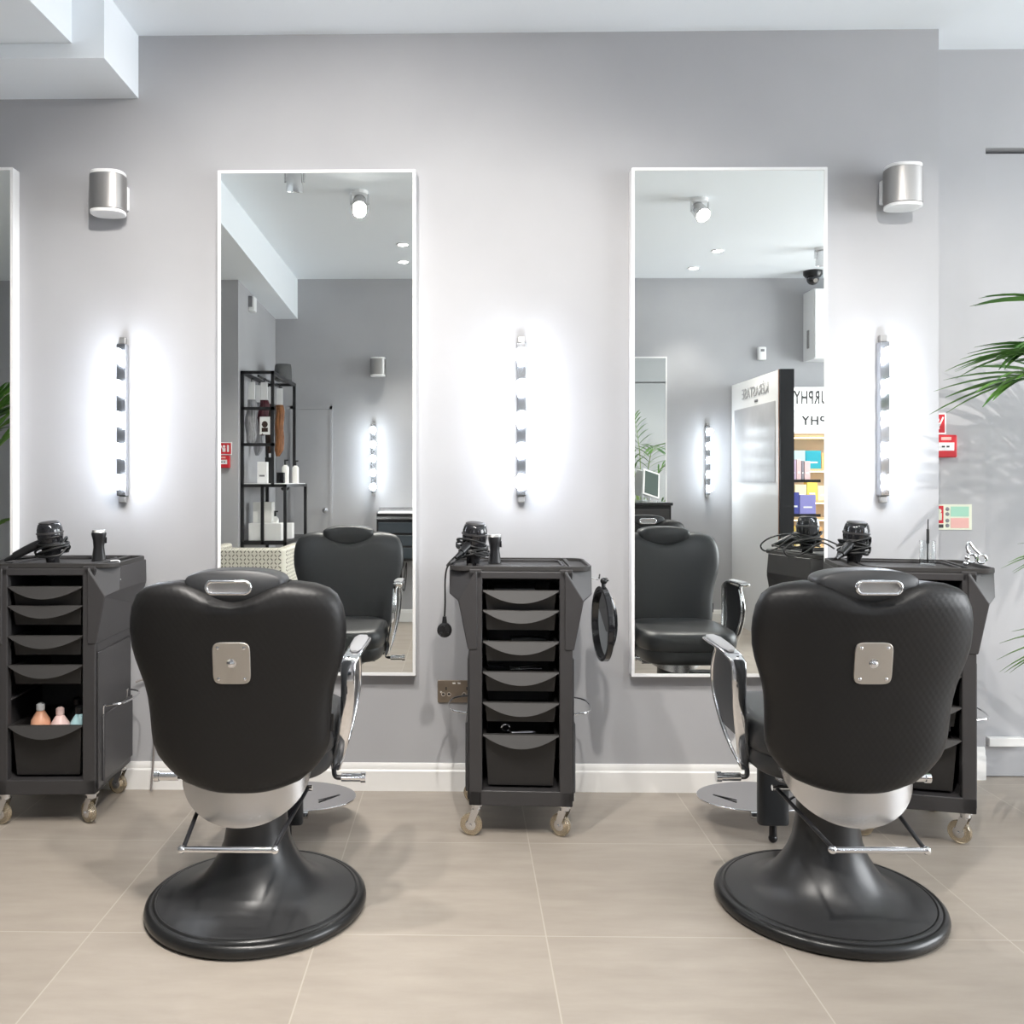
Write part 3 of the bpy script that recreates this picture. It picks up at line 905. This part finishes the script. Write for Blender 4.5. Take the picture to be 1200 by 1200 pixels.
# ------------------------------------------------------------------ socket and wall signs
sk = empty('double_socket', (-.023, YF, .382), 0, 'brushed bronze double power socket on the wall left of the middle trolley', 'socket')
MB().prism(rrect(.146, .086, .004, 3), .007, FRONT).build('face_plate', BRONZE, sk, bevel=.0015)
for s in (-1, 1):
    MB().box((s * .040, -.0072, .012), (.005, .001, .012)).box((s * .040 - .011, -.0072, -.010), (.009, .001, .005)).box((s * .040 + .011, -.0072, -.010), (.009, .001, .005)).build('pin_holes', INK, sk)
    for q in (-.011, .011):
        MB().ringprism([(.0075 * math.cos(2 * PI * k / 16), .0075 * math.sin(2 * PI * k / 16)) for k in range(16)], [(.006 * math.cos(2 * PI * k / 16), .006 * math.sin(2 * PI * k / 16)) for k in range(16)], .001, at(FRONT, (s * .040 + q, -.007, -.010))).build('pin_surround', CHROMES, sk)
    MB().box((s * .010, -.0085, .033), (.012, .004, .006)).build('rocker_switch', CHROMES, sk, bevel=.001)
    MB().cyl((s * .060, -.0068, -.001), (s * .060, -.0082, -.001), .0032, seg=12).build('screw', CHROME, sk)

def fire_sign(loc, face, label, w=.10, h=.085):
    r = empty('fire_alarm_sign', loc, 0 if face < 0 else PI, label, 'sign')
    MB().box((0, -.002, 0), (w, .004, h)).build('panel', WHITE, r)
    MB().box((0, -.0045, 0), (w - .012, .001, h - .012)).build('red_field', RED, r)
    g = MB().box((-w * .2, -.0055, 0), (.014, .001, h * .55)).ball((w * .12, -.0055, h * .16), .010, (1, .1, 1)).box((w * .12, -.0055, -h * .12), (.022, .001, h * .3))
    g.box((w * .3, -.0055, h * .1), (.006, .001, h * .45), Matrix.Rotation(R(25), 4, 'Y'))
    g.build('pictogram', WHITE, r)
    return r
def call_point(loc, face, label):
    r = empty('fire_call_point', loc, 0 if face < 0 else PI, label, 'fire alarm')
    MB().box((0, -.02, 0), (.09, .04, .09)).build('housing', RED, r, bevel=.006)
    MB().box((0, -.0405, -.002), (.062, .002, .032)).build('press_window', WHITE, r)
    MB().box((-.012, -.042, -.002), (.012, .001, .007)).box((.006, -.042, -.002), (.012, .001, .007)).build('arrow_marks', INK, r)
    MB().box((0, -.0405, .030), (.04, .001, .012)).build('print_strip', PINKL, r)
    return r
fire_sign((1.888, YR, 1.425), -1, 'red and white fire alarm sign on the recessed wall, above the red call point')
call_point((1.919, YR, 1.333), -1, 'red fire call point on the recessed wall beside the palm')
fire_sign((-1.69, .46, 1.43), 1, 'red fire alarm sign on the pier, reflected in the left mirror', .09, .09)
call_point((-1.70, .46, 1.335), 1, 'red fire call point on the pier, reflected in the left mirror')
pn = empty('fire_notice', (1.94, YR, 1.05), 0, 'pale photoluminescent fire action notice low on the recessed wall', 'sign')
MB().box((0, -.002, 0), (.20, .004, .102)).build('panel', CREAMLUM, pn)
MB().box((-.050, -.0045, .010), (.074, .001, .070)).build('red_field', RED, pn)
MB().box((-.050, -.0045, -.036), (.074, .001, .014)).build('black_strip', INK, pn)
MB().box((-.070, -.0055, .018), (.010, .001, .036)).ball((-.030, -.0055, .024), .009, (1, .1, 1)).box((-.030, -.0055, .002), (.020, .001, .028)).build('pictogram', CREAMLUM, pn)
MB().box((.052, -.0045, .022), (.072, .001, .040)).build('green_rows', GREENL, pn)
MB().box((.052, -.0045, -.024), (.072, .001, .040)).build('pink_rows', PINKL, pn)
for k, z in enumerate((.032, .012, -.014, -.034)):
    MB().ball((.003, -.0045, z), .008, (1, .1, 1), 12).build('row_icon', GREYINK, pn)
lead = MB().tube([(-1.26, 3.40, .42), (-1.225, 3.41, .425), (-1.19, 3.405, .39), (-1.185, 3.40, .25), (-1.19, 3.395, .12), (-1.195, 3.385, .006)], .004).build('power_cable', CORD)
tag(lead, 'thin grey cable dropping down the skirting beside the left trolley', 'cable')
lead.data.materials[0] = pbsdf('grey_cable', (.22, .20, .19), .5)
bx = MB().span((2.11, YR - .004, .13), (2.25, YR + .024, .165)).build('cable_trunking', TRIMW, bevel=.003)
tag(bx, 'short white cable trunking box on the door above the skirting, right edge', 'trunking')

# ------------------------------------------------------------------ palm
def palm(loc):
    r = empty('potted_palm', loc, 0, 'green potted palm with long narrow leaflets at the right edge', 'plant')
    MB().lathe([(0, 0), (.13, 0), (.16, .30), (.165, .33), (.15, .33), (.148, .30), (0, .30)], 36).build('pot', POT, r)
    MB().lathe([(0, .292), (.147, .292), (.147, .302), (0, .305)], 24).build('soil', SOIL, r)
    rnd = random.Random(5)
    def frond(path, llen, nl, droop, start=.35, wid=.011):
        P = smooth_path(path, 10)
        MB().tube(path, .006, 7, n=8, radii=(.009, .002)).build('stem', STEM, r)
        mb = MB()
        m = len(P)
        for k in range(nl):
            u = start + (1 - start) * (k + .5) / nl
            i = min(m - 2, int(u * (m - 1)))
            p = P[i].lerp(P[i + 1], u * (m - 1) - i)
            t = (P[i + 1] - P[i]).normalized()
            side = t.cross(Vector((0, 0, 1)))
            if side.length < .1: side = Vector((0, 1, 0))
            side.normalize()
            upv = side.cross(t)
            for s in (-1, 1):
                ln = llen * (1 - .45 * abs(u - .62) / .4) * rnd.uniform(.85, 1.1)
                f = .55 + .5 * u
                d = (side * s * (1.15 - f * .6) + t * f * .8 + upv * rnd.uniform(.02, .22)).normalized()
                q = []
                for w in range(7):
                    v = w / 6
                    c = p + d * ln * v + Vector((0, 0, -1)) * (droop * rnd.uniform(.8, 1.1) if w == 0 else droop) * ln * v * v
                    q.append((c, wid * math.sin(PI * min(1, .12 + .86 * v)) + .0006))
                wd = d.cross(Vector((0, 0, 1)))
                wd.normalize()
                rows = []
                for c, ww in q:
                    rows.append([mb.bm.verts.new(c - wd * ww + Vector((0, 0, .3 * ww))), mb.bm.verts.new(c - Vector((0, 0, .2 * ww))), mb.bm.verts.new(c + wd * ww + Vector((0, 0, .3 * ww)))])
                for a, b_ in zip(rows, rows[1:]):
                    mb.bm.faces.new((a[0], a[1], b_[1], b_[0]))
                    mb.bm.faces.new((a[1], a[2], b_[2], b_[1]))
        mb.build('frond', LEAF, r, ang=80)
    F = frond
    F([(0, 0, .3), (-.06, -.01, .85), (-.18, -.02, 1.27), (-.32, -.02, 1.47), (-.46, -.02, 1.54), (-.58, -.02, 1.52)], .40, 17, .24, .40, .012)
    F([(0, 0, .3), (-.03, .03, .9), (-.10, .04, 1.35), (-.21, .04, 1.62), (-.33, .03, 1.76), (-.44, .02, 1.80)], .38, 15, .26, .42, .012)
    F([(0, 0, .3), (-.03, -.03, .85), (-.10, -.08, 1.32), (-.20, -.13, 1.56), (-.31, -.16, 1.66), (-.40, -.18, 1.66)], .38, 15, .30, .42, .012)
    F([(0, 0, .3), (-.02, -.02, .85), (-.10, -.05, 1.30), (-.24, -.08, 1.50), (-.40, -.10, 1.60), (-.54, -.11, 1.62)], .40, 16, .30, .40, .012)
    F([(0, 0, .3), (-.03, .05, .85), (-.10, .10, 1.32), (-.22, .14, 1.56), (-.34, .16, 1.64), (-.44, .16, 1.64)], .38, 15, .30, .40, .012)
    F([(0, 0, .3), (-.05, -.04, .62), (-.18, -.08, .86), (-.34, -.10, .97), (-.46, -.12, .97)], .30, 12, .35, .40)
    F([(0, 0, .3), (-.05, .02, .5), (-.18, .0, .64), (-.32, -.02, .68), (-.44, -.03, .64)], .30, 10, .35, .40)
    F([(0, 0, .3), (.02, -.05, .9), (.05, -.2, 1.4), (.05, -.42, 1.62), (.03, -.62, 1.58)], .36, 12, .3, .4)
    F([(0, 0, .3), (.06, .02, .9), (.25, .05, 1.35), (.5, .05, 1.5), (.7, .04, 1.42)], .36, 12, .3, .4)
    F([(0, 0, .3), (0, .05, .95), (.02, .16, 1.5), (0, .26, 1.85), (-.02, .32, 2.05)], .32, 10, .3, .4)
    F([(0, 0, .3), (.08, -.06, .7), (.3, -.2, 1.0), (.5, -.3, 1.02)], .32, 10, .35, .4)
    return r
pm = palm((2.40, 2.98, 0))
pm2 = copy_tree(pm)
pm2.location = (-3.10, 1.45, 0)
pm2.rotation_euler = (0, 0, R(150))
pm2['label'] = 'green potted palm on the left, only its leaf tips reflected in the leftmost mirror'

# ------------------------------------------------------------------ opposite side: black shelf unit with hair and products
X0, X1, X2, YA, YB = -1.585, -1.366, -1.276, .40, -.42
su = empty('shelf_unit', (0, 0, 0), 0, 'open black metal shelf unit against the pier, reflected in the left mirror', 'shelf unit')
f = MB()
tk = .022
def bar(a, b): f.span([min(a[i], b[i]) - tk / 2 for i in range(3)], [max(a[i], b[i]) + tk / 2 for i in range(3)])
for y in (YA, YB):
    bar((X0, y, 0), (X0, y, 1.98))
    bar((X1, y, 1.165), (X1, y, 1.98))
    bar((X2, y, 0), (X2, y, 1.165))
    for z in (1.98, 1.72, 1.46) if y == YA else (1.98,): bar((X0, y, z), (X1, y, z))
    for z in (1.165, .75): bar((X0, y, z), (X2, y, z))
for x, z in ((X0, 1.98), (X1, 1.98), (X0, 1.165), (X2, 1.165), (X0, .75), (X2, .75)): bar((x, YA, z), (x, YB, z))
bar((-1.44, YA, .75), (-1.44, YA, 1.165))
f.build('frame', BLKMET, su)
MB().span((X0, YB, 1.17), (X2, YA, 1.182)).build('shelf', WHITE, su)
MB().span((X0, YB, .755), (X2, YA, .767)).build('shelf', BLKMET, su)
MB().cyl((-1.47, YA, 1.955), (-1.47, YB, 1.955), .008).build('hanging_rail', BLKMET, su)
def hair(loc, mat, length, label):
    r = empty('hair_extension', loc, 0, label, 'hair extension', 'hair extension swatches hanging on the shelf rail')
    MB().box((0, 0, -.075), (.05, .012, .13)).build('card_header', WHITE, r, bevel=.003)
    MB().tube([(0, 0, -.01), (0, 0, .012), (.008, 0, .018), (.012, 0, .006)], .003).build('hook', BLACK, r)
    rings = [sering((.006 * math.sin(k * 1.3), .004 * k, -.14 - length * k / 8), .030 + .010 * math.sin(PI * k / 8) - .02 * (k == 8), .016, 28, 2) for k in range(9)]
    mb = MB().loft(rings)
    rnd = random.Random(3)
    mb.warp(lambda v: (v.x + rnd.uniform(-.003, .003), v.y + rnd.uniform(-.003, .003), v.z))
    mb.build('hair_swatch', mat, r, ang=180)
def hairmat(n, a, b_): return mottle(pbsdf(n, a, .4), 10, a, b_, (14, 14, .6))
BROWN = hairmat('copper_brown_hair', (.14, .05, .02), (.42, .18, .07))
WINE = hairmat('burgundy_hair', (.035, .008, .014), (.10, .02, .03))
DARKH = hairmat('dark_brown_hair', (.02, .012, .01), (.06, .03, .02))
hair((-1.425, -.12, 1.93), BROWN, .40, 'copper brown hair swatch hanging in the black shelf unit')
hair((-1.45, .30, 1.93), WINE, .26, 'burgundy hair swatch hanging at the front of the black shelf unit')
hair((-1.47, -.02, 1.93), DARKH, .38, 'dark brown hair swatch hanging behind the copper one')
SILV = hairmat('silver_grey_hair', (.16, .16, .17), (.42, .42, .44))
hair((-1.535, .33, 1.93), SILV, .34, 'silver grey hair swatch hanging at the front next to the pier')
hair((-1.535, .10, 1.93), SILV, .40, 'silver grey hair swatch hanging further back next to the pier')
card = MB().box((0, 0, 0), (.075, .004, .13)).build('photo_card', WHITE, loc=(-1.435, .345, 1.60))
tag(card, 'white photo card hanging in front of the burgundy hair', 'card')
MB().ball((0, .003, .01), .022, (1, .1, 1.1), 12).box((0, .003, -.03), (.045, .002, .03)).build('portrait_print', DARKH, card)
hats = MB().loft([sering((0, 0, z), .06, a, 20, 2.2) for z, a in ((0, .16), (.05, .17), (.11, .12), (.13, .05))]).build('folded_cloth', pbsdf('dark_grey_cloth', (.09, .09, .09), .8), loc=(-1.42, -.24, 1.992))
tag(hats, 'crumpled grey cloth lying on top of the black shelf unit', 'cloth')
def carton(name, x, y, z, w, d, h, mat, label, cat='box', grp=None, strip=None):
    o = MB().box((0, 0, h / 2), (w, d, h)).build(name, mat, loc=(x, y, z), bevel=.002)
    tag(o, label, cat, grp)
    if strip: MB().box((0, d / 2 + .0006, h * .35), (w * .55, .001, h * .08)).build('printed_band', strip, o)
    return o
carton('product_box', -1.455, .32, 1.182, .07, .06, .155, WHITE, 'tall white box on the middle shelf of the black unit', 'box', None, GREYINK)
carton('product_box', -1.425, .25, 1.182, .05, .05, .19, BLACK, 'tall black box on the middle shelf behind the white one')
carton('product_box', -1.345, .22, 1.182, .055, .05, .08, BLACKG, 'low glossy black box on the middle shelf of the black unit')
BTW = pbsdf('white_bottle', (.78, .77, .74), .35)
def pump(x, y, z, label, h=.12):
    r = empty('pump_bottle', (x, y, z), 0, label, 'bottle', 'pump bottles on the black shelf unit')
    MB().loft([sering((0, 0, zz), .026 * s, .02 * s, 20, 3) for zz, s in ((0, .96), (.005, 1), (h - .01, 1), (h, .7), (h + .008, .4))]).build('body', BTW, r, ang=60)
    MB().cyl((0, 0, h + .008), (0, 0, h + .04), .008).box((.008, 0, h + .044), (.03, .010, .010)).build('pump', BLACK, r)
pump(-1.345, .05, 1.182, 'white pump bottle on the middle shelf, nearer the hanging hair', .13)
pump(-1.315, -.20, 1.182, 'white pump bottle at the far end of the middle shelf', .13)
carton('gift_box', -1.475, .20, .767, .14, .10, .275, BTW, 'tall pale box at the back of the bottom shelf')
carton('gift_box', -1.43, .32, .767, .235, .10, .125, WHITE, 'long white box at the front of the bottom shelf', 'box', None, None)
carton('gift_box', -1.315, .10, .767, .075, .10, .115, WHITE, 'small white box right of the post on the bottom shelf')
pump(-1.40, .16, .767, 'white pump bottle between boxes on the bottom shelf', .16)
hc = MB().tube([(-.04, 0, 0), (-.02, 0, .02), (0, 0, .005), (.02, .05, .018), (.03, .1, .02), (.02, .16, 0), (0, .2, .014)], .008).build('cable_bundle', CORD, loc=(-1.345, -.02, 1.13))
tag(hc, 'black cable bundle hanging under the middle shelf', 'cable')

# patterned tub chair
tb = empty('tub_chair', (-1.42, .75, 0), 0, 'cream tub chair with petal pattern below the black shelf unit', 'armchair')
outer = [(-.275, -.24), (-.275, .25), (-.245, .28), (.245, .28), (.275, .25), (.275, -.24)]
inner = [(.205, -.24), (.205, .19), (-.205, .19), (-.205, -.24)]
MB().prism(outer + inner, .50, Matrix.Translation((0, 0, .26))).build('shell', PATT, tb, bevel=.02, seg=3)
MB().loft([sering((0, -.03, z), .205 * s, .21 * s, 36, 5) for z, s in ((.28, .97), (.30, 1), (.42, 1), (.44, .96), (.45, .8))]).build('seat', PATT, tb, ang=70)
for sx in (-1, 1):
    for y in (-.2, .2): MB().cyl((sx * .20, y, .262), (sx * .22, y * 1.05, 0), .018, .011, 12).build('leg', BLKMET, tb)

# console under the light bar of the opposite wall
co = empty('wall_console', (-.41, YO, 0), 0, 'dark wall console with chrome-edged top, at the right of the left mirror', 'console')
PANEL = pbsdf('slate_blue_panel', (.035, .045, .055), .35)
MB().span((-.30, 0, .54), (.30, .25, .93)).build('carcass', BLACK, co, bevel=.004)
for k in range(3): MB().span((-.285, .25, .56 + .105 * k), (.29, .258, .648 + .105 * k)).build('front_band', PANEL, co, bevel=.003)
MB().span((-.30, .0, .932), (.30, .02, .975)).span((-.30, .02, .932), (-.285, .27, .95)).span((.285, .02, .932), (.30, .27, .95)).span((-.30, .255, .885), (.30, .268, .905)).build('chrome_edge', CHROMES, co)
MB().span((-.285, .02, .931), (.285, .25, .938)).build('worktop', WHITE, co)
hd = empty('wall_hung_dryer', (-.52, YO + .16, .50), 0, 'black hair dryer hanging with looped cord below the dark wall console', 'hair dryer')
MB().lathe([(0, 0), (.03, 0), (.035, .05), (.03, .10), (.022, .12), (0, .12)], 20, at(FRONT, (0, .06, 0))).build('barrel', BLACK, hd)
MB().tube([(0, 0, 0), (0, .01, -.06), (.004, .012, -.12)], .014).build('handle', BLACK, hd)
MB().tube([(.004, .012, -.12), (.03, 0, -.22), (.05, 0, -.10), (.052, 0, .02), (.03, 0, -.12), (.0, 0, -.28), (-.04, 0, -.22), (-.03, 0, .035)], .004).build('cord', CORD, hd)

# pedestal with tablet, right mirror
pe = empty('reception_pedestal', (1.43, YO + .20, 0), 0, 'dark cabinet with a tablet on top, at the left edge of the right mirror', 'cabinet')
MB().span((-.33, -.16, .06), (.33, .15, 1.0)).build('carcass', BLACK, pe, bevel=.004)
MB().span((-.34, -.17, 1.0), (.34, .17, 1.025)).build('top', BLACKG, pe, bevel=.003)
for s in (-1, 1): MB().span((s * .01, .15, .09), (s * .31, .166, .97)).build('door', PLAST, pe, bevel=.003)
MB().span((-.31, -.14, 0), (.31, .12, .06)).build('plinth', BLACK, pe)
tbm = empty('tablet_stand', (1.63, YO + .20, 1.025), R(-25), 'pale tilted tablet on a stand, at the left of the right mirror', 'tablet')
Mt = Matrix.Translation((0, 0, .15)) @ Matrix.Rotation(R(22), 4, 'X') @ Matrix.Rotation(R(18), 4, 'Y')
MB().box((0, 0, 0), (.16, .014, .24), Mt.copy()).build('casing', WHITE, tbm, bevel=.004)
scn = MB()
bmesh.ops.create_cube(scn.bm, size=1, matrix=Mt @ Matrix.Translation((0, .0078, 0)) @ Matrix.Diagonal((.13, .002, .205, 1)))
scn.build('screen', SCREEN, tbm)
MB().cyl((0, -.03, 0), (0, -.01, .12), .012).cyl((0, -.02, 0), (0, -.02, .01), .06, seg=24).build('stand', WHITE, tbm)

# ------------------------------------------------------------------ retail display, right mirror
bd = empty('display_panel', (2.36, -.21, 0), 0, 'tall white retail display panel with grey poster and dark edge, in the right mirror', 'display panel')
MB().span((0, -.58, 0), (.085, .50, 2.01)).build('panel', WHITE, bd)
MB().span((-.002, .498, 0), (.10, .52, 2.012)).span((.085, -.58, 0), (.10, .50, 2.012)).build('dark_edge', BLACK, bd)
COPPER = pbsdf('copper_edge', (.55, .32, .22), .35, 1.0)
MB().span((-.005, .488, 0), (.0, .502, 2.012)).build('copper_trim', COPPER, bd)
POSTER = mottle(pbsdf('grey_poster', (.4, .4, .41), .36), 1.6, (.34, .34, .35), (.62, .62, .64))
MB().span((-.004, -.50, 1.19), (.0, .42, 1.79)).build('poster', POSTER, bd)
FACEXM = Matrix(((0, 0, -1), (-1, 0, 0), (0, 1, 0))).to_4x4()      # text read by someone looking towards +x
lettering('KÉRASTASE', .118, 'brand_lettering', pbsdf('silver_lettering', (.42, .42, .43), .4), bd, Matrix.Translation((-.003, -.01, 1.90)) @ FACEXM, spacing=1.0)
lettering('PARIS', .03, 'brand_lettering', GREYINK, bd, Matrix.Translation((-.003, .02, 1.825)) @ FACEXM)

rs = empty('retail_shelving', (2.475, YO, 0), 0, 'lit retail shelving with gold shelves behind the display panel, in the right mirror', 'shelving')
GOLD = pbsdf('gold_shelf', (.62, .45, .24), .4)
BACKP = pbsdf('warm_backing', (.62, .50, .36), .6)
MB().span((0, .003, .0), (1.1, .02, 1.955)).build('backing', BACKP, rs)
for x in (0, 1.08): MB().span((x, .02, 0), (x + .02, .30, 1.955)).build('side_panel', BLACK, rs)
SZ = [.42, .66, .90, 1.04, 1.30, 1.575]
for z in SZ:
    s_ = MB().span((.02, .02, z - .02), (1.08, .27, z)).build('shelf', GOLD, rs)
    MB().span((.04, .255, z - .026), (1.06, .262, z - .0205)).build('strip_light', LEDW, s_)
hdp = MB().span((.0, .02, 1.80), (1.1, .31, 1.955)).build('header', SIGNW, rs)
lettering('MURPHY', .150, 'sign_lettering', INK, rs, Matrix.Translation((.468, .313, 1.875)) @ BACKW @ Matrix.Diagonal((.53, 1, 1, 1)), spacing=1.15, bold=.003)
MB().span((.02, .03, 1.60), (1.08, .285, 1.78)).build('sub_header', SIGNW, rs)
lettering('MURPHY', .105, 'sign_lettering', INK, rs, Matrix.Translation((.585, .288, 1.69)) @ BACKW @ Matrix.Diagonal((.95, 1, 1, 1)), spacing=1.15, bold=.002)
MB().span((0, .0, 1.955), (1.1, .31, 1.965)).build('top_cap', WHITE, rs)
# dark-edged side shelves in front
sd = empty('side_shelf_rack', (2.475, 0, 0), 0, 'dark-edged side shelves with boxes beside the display panel edge', 'shelving')
for z in (1.21, .94, .67): MB().span((0, -.46, z - .022), (.40, -.22, z)).build('shelf', BLACK, sd)
MB().span((0, -.46, .4), (.012, -.22, 1.6)).build('side_panel', BLACK, sd)
MB().span((.012, -.455, 0), (.03, -.43, 1.6)).build('post', BLKMET, sd)
cols = {'teal': (.02, .33, .42), 'pale blue': (.45, .68, .75), 'lilac': (.55, .42, .58), 'grey': (.28, .26, .29), 'navy': (.06, .07, .30), 'purple': (.26, .25, .55), 'yellow': (.80, .62, .12), 'cream': (.80, .72, .50), 'orange': (.80, .45, .18), 'pink': (.78, .55, .55)}
CM = {k: pbsdf(k.replace(' ', '_') + '_carton', v, .4) for k, v in cols.items()}
def row(x, y, z, items, where, grp):
    for k, (c, w, h) in enumerate(items):
        n = sum(1 for q in items[:k] if q[0] == c)
        tot = sum(1 for q in items if q[0] == c)
        o_ = '' if tot == 1 else ['first ', 'second ', 'third ', 'fourth '][n]
        carton('product_box', x + w / 2, y, z, w - .004, .07, h, CM[c], '%s%s box from the left %s' % (o_, c, where), 'box', grp, WHITE)
        x += w
row(2.515, -.27, 1.21, [('lilac', .05, .15), ('pink', .045, .16), ('grey', .03, .15), ('lilac', .05, .155), ('pink', .04, .16), ('grey', .022, .15), ('pink', .05, .145)], 'of the upper dark side shelf', 'boxes on the upper dark side shelf')
row(2.515, -.27, .94, [('navy', .08, .19), ('lilac', .05, .13), ('navy', .07, .17), ('purple', .13, .15)], 'of the lower dark side shelf', 'boxes on the lower dark side shelf')
row(2.515, -.60, 1.30, [('cream', .08, .17), ('teal', .07, .13), ('pale blue', .13, .14), ('pale blue', .10, .15), ('teal', .13, .15), ('orange', .10, .13), ('pale blue', .10, .14)], 'of the upper gold shelf', 'boxes on the upper gold shelf')
row(2.515, -.60, 1.04, [('yellow', .10, .15), ('yellow', .12, .13), ('cream', .07, .15), ('cream', .10, .13), ('yellow', .09, .16), ('cream', .10, .12)], 'of the middle gold shelf', 'boxes on the middle gold shelf')
row(2.515, -.60, .66, [('orange', .12, .16), ('cream', .10, .15), ('yellow', .08, .17), ('cream', .12, .14), ('orange', .10, .16)], 'of the low gold shelf', 'boxes on the low gold shelf')

# small fittings of the opposite wall and ceiling
cb_ = empty('wall_cabinet', (3.27, YO, 2.21), 0, 'white wall cabinet high on the opposite wall, at the right edge of the right mirror', 'cabinet')
MB().span((-.30, 0, 0), (.30, .22, .58)).build('carcass', WHITE, cb_, bevel=.004)
MB().span((-.295, .22, .005), (.295, .235, .575)).build('door', WHITE, cb_, bevel=.003)
MB().span((-.31, .10, .10), (-.30, .13, .25)).build('hinge', STEEL, cb_)
pi_ = empty('motion_sensor', (2.61, YO, 2.28), 0, 'small white motion sensor on the opposite wall, in the right mirror', 'sensor')
MB().loft([sering((0, .0 + .022, z), .035 * s, .022 * s, 20, 4) for z, s in ((-.055, .8), (-.05, 1), (.05, 1), (.055, .8))]).build('housing', WHITE, pi_, ang=60)
MB().box((0, .044, .025), (.03, .003, .02)).build('sensor_lens', GREYINK, pi_)
cv = empty('security_camera', (2.95, -.55, CZ), 0, 'black dome security camera on the ceiling, in the right mirror', 'camera')
MB().lathe([(0, 0), (.075, 0), (.075, -.03), (.06, -.05), (0, -.05)], 24).build('mount', BLACK, cv)
MB().ball((0, 0, -.065), .05).build('dome', BLACKG, cv)
MB().cyl((0, .03, -.075), (0, .055, -.088), .018).build('camera_lens', CHROMES, cv)
ps = empty('wall_speaker', (-1.6, .12, 2.54), 0, 'small white box fitting high on the pier, in the left mirror', 'speaker')
MB().span((0, -.04, -.07), (.045, .04, .04)).build('housing', WHITE, ps, bevel=.006)
MB().span((0, .04, -.04), (.03, .05, .04)).build('bracket', GREYINK, ps)
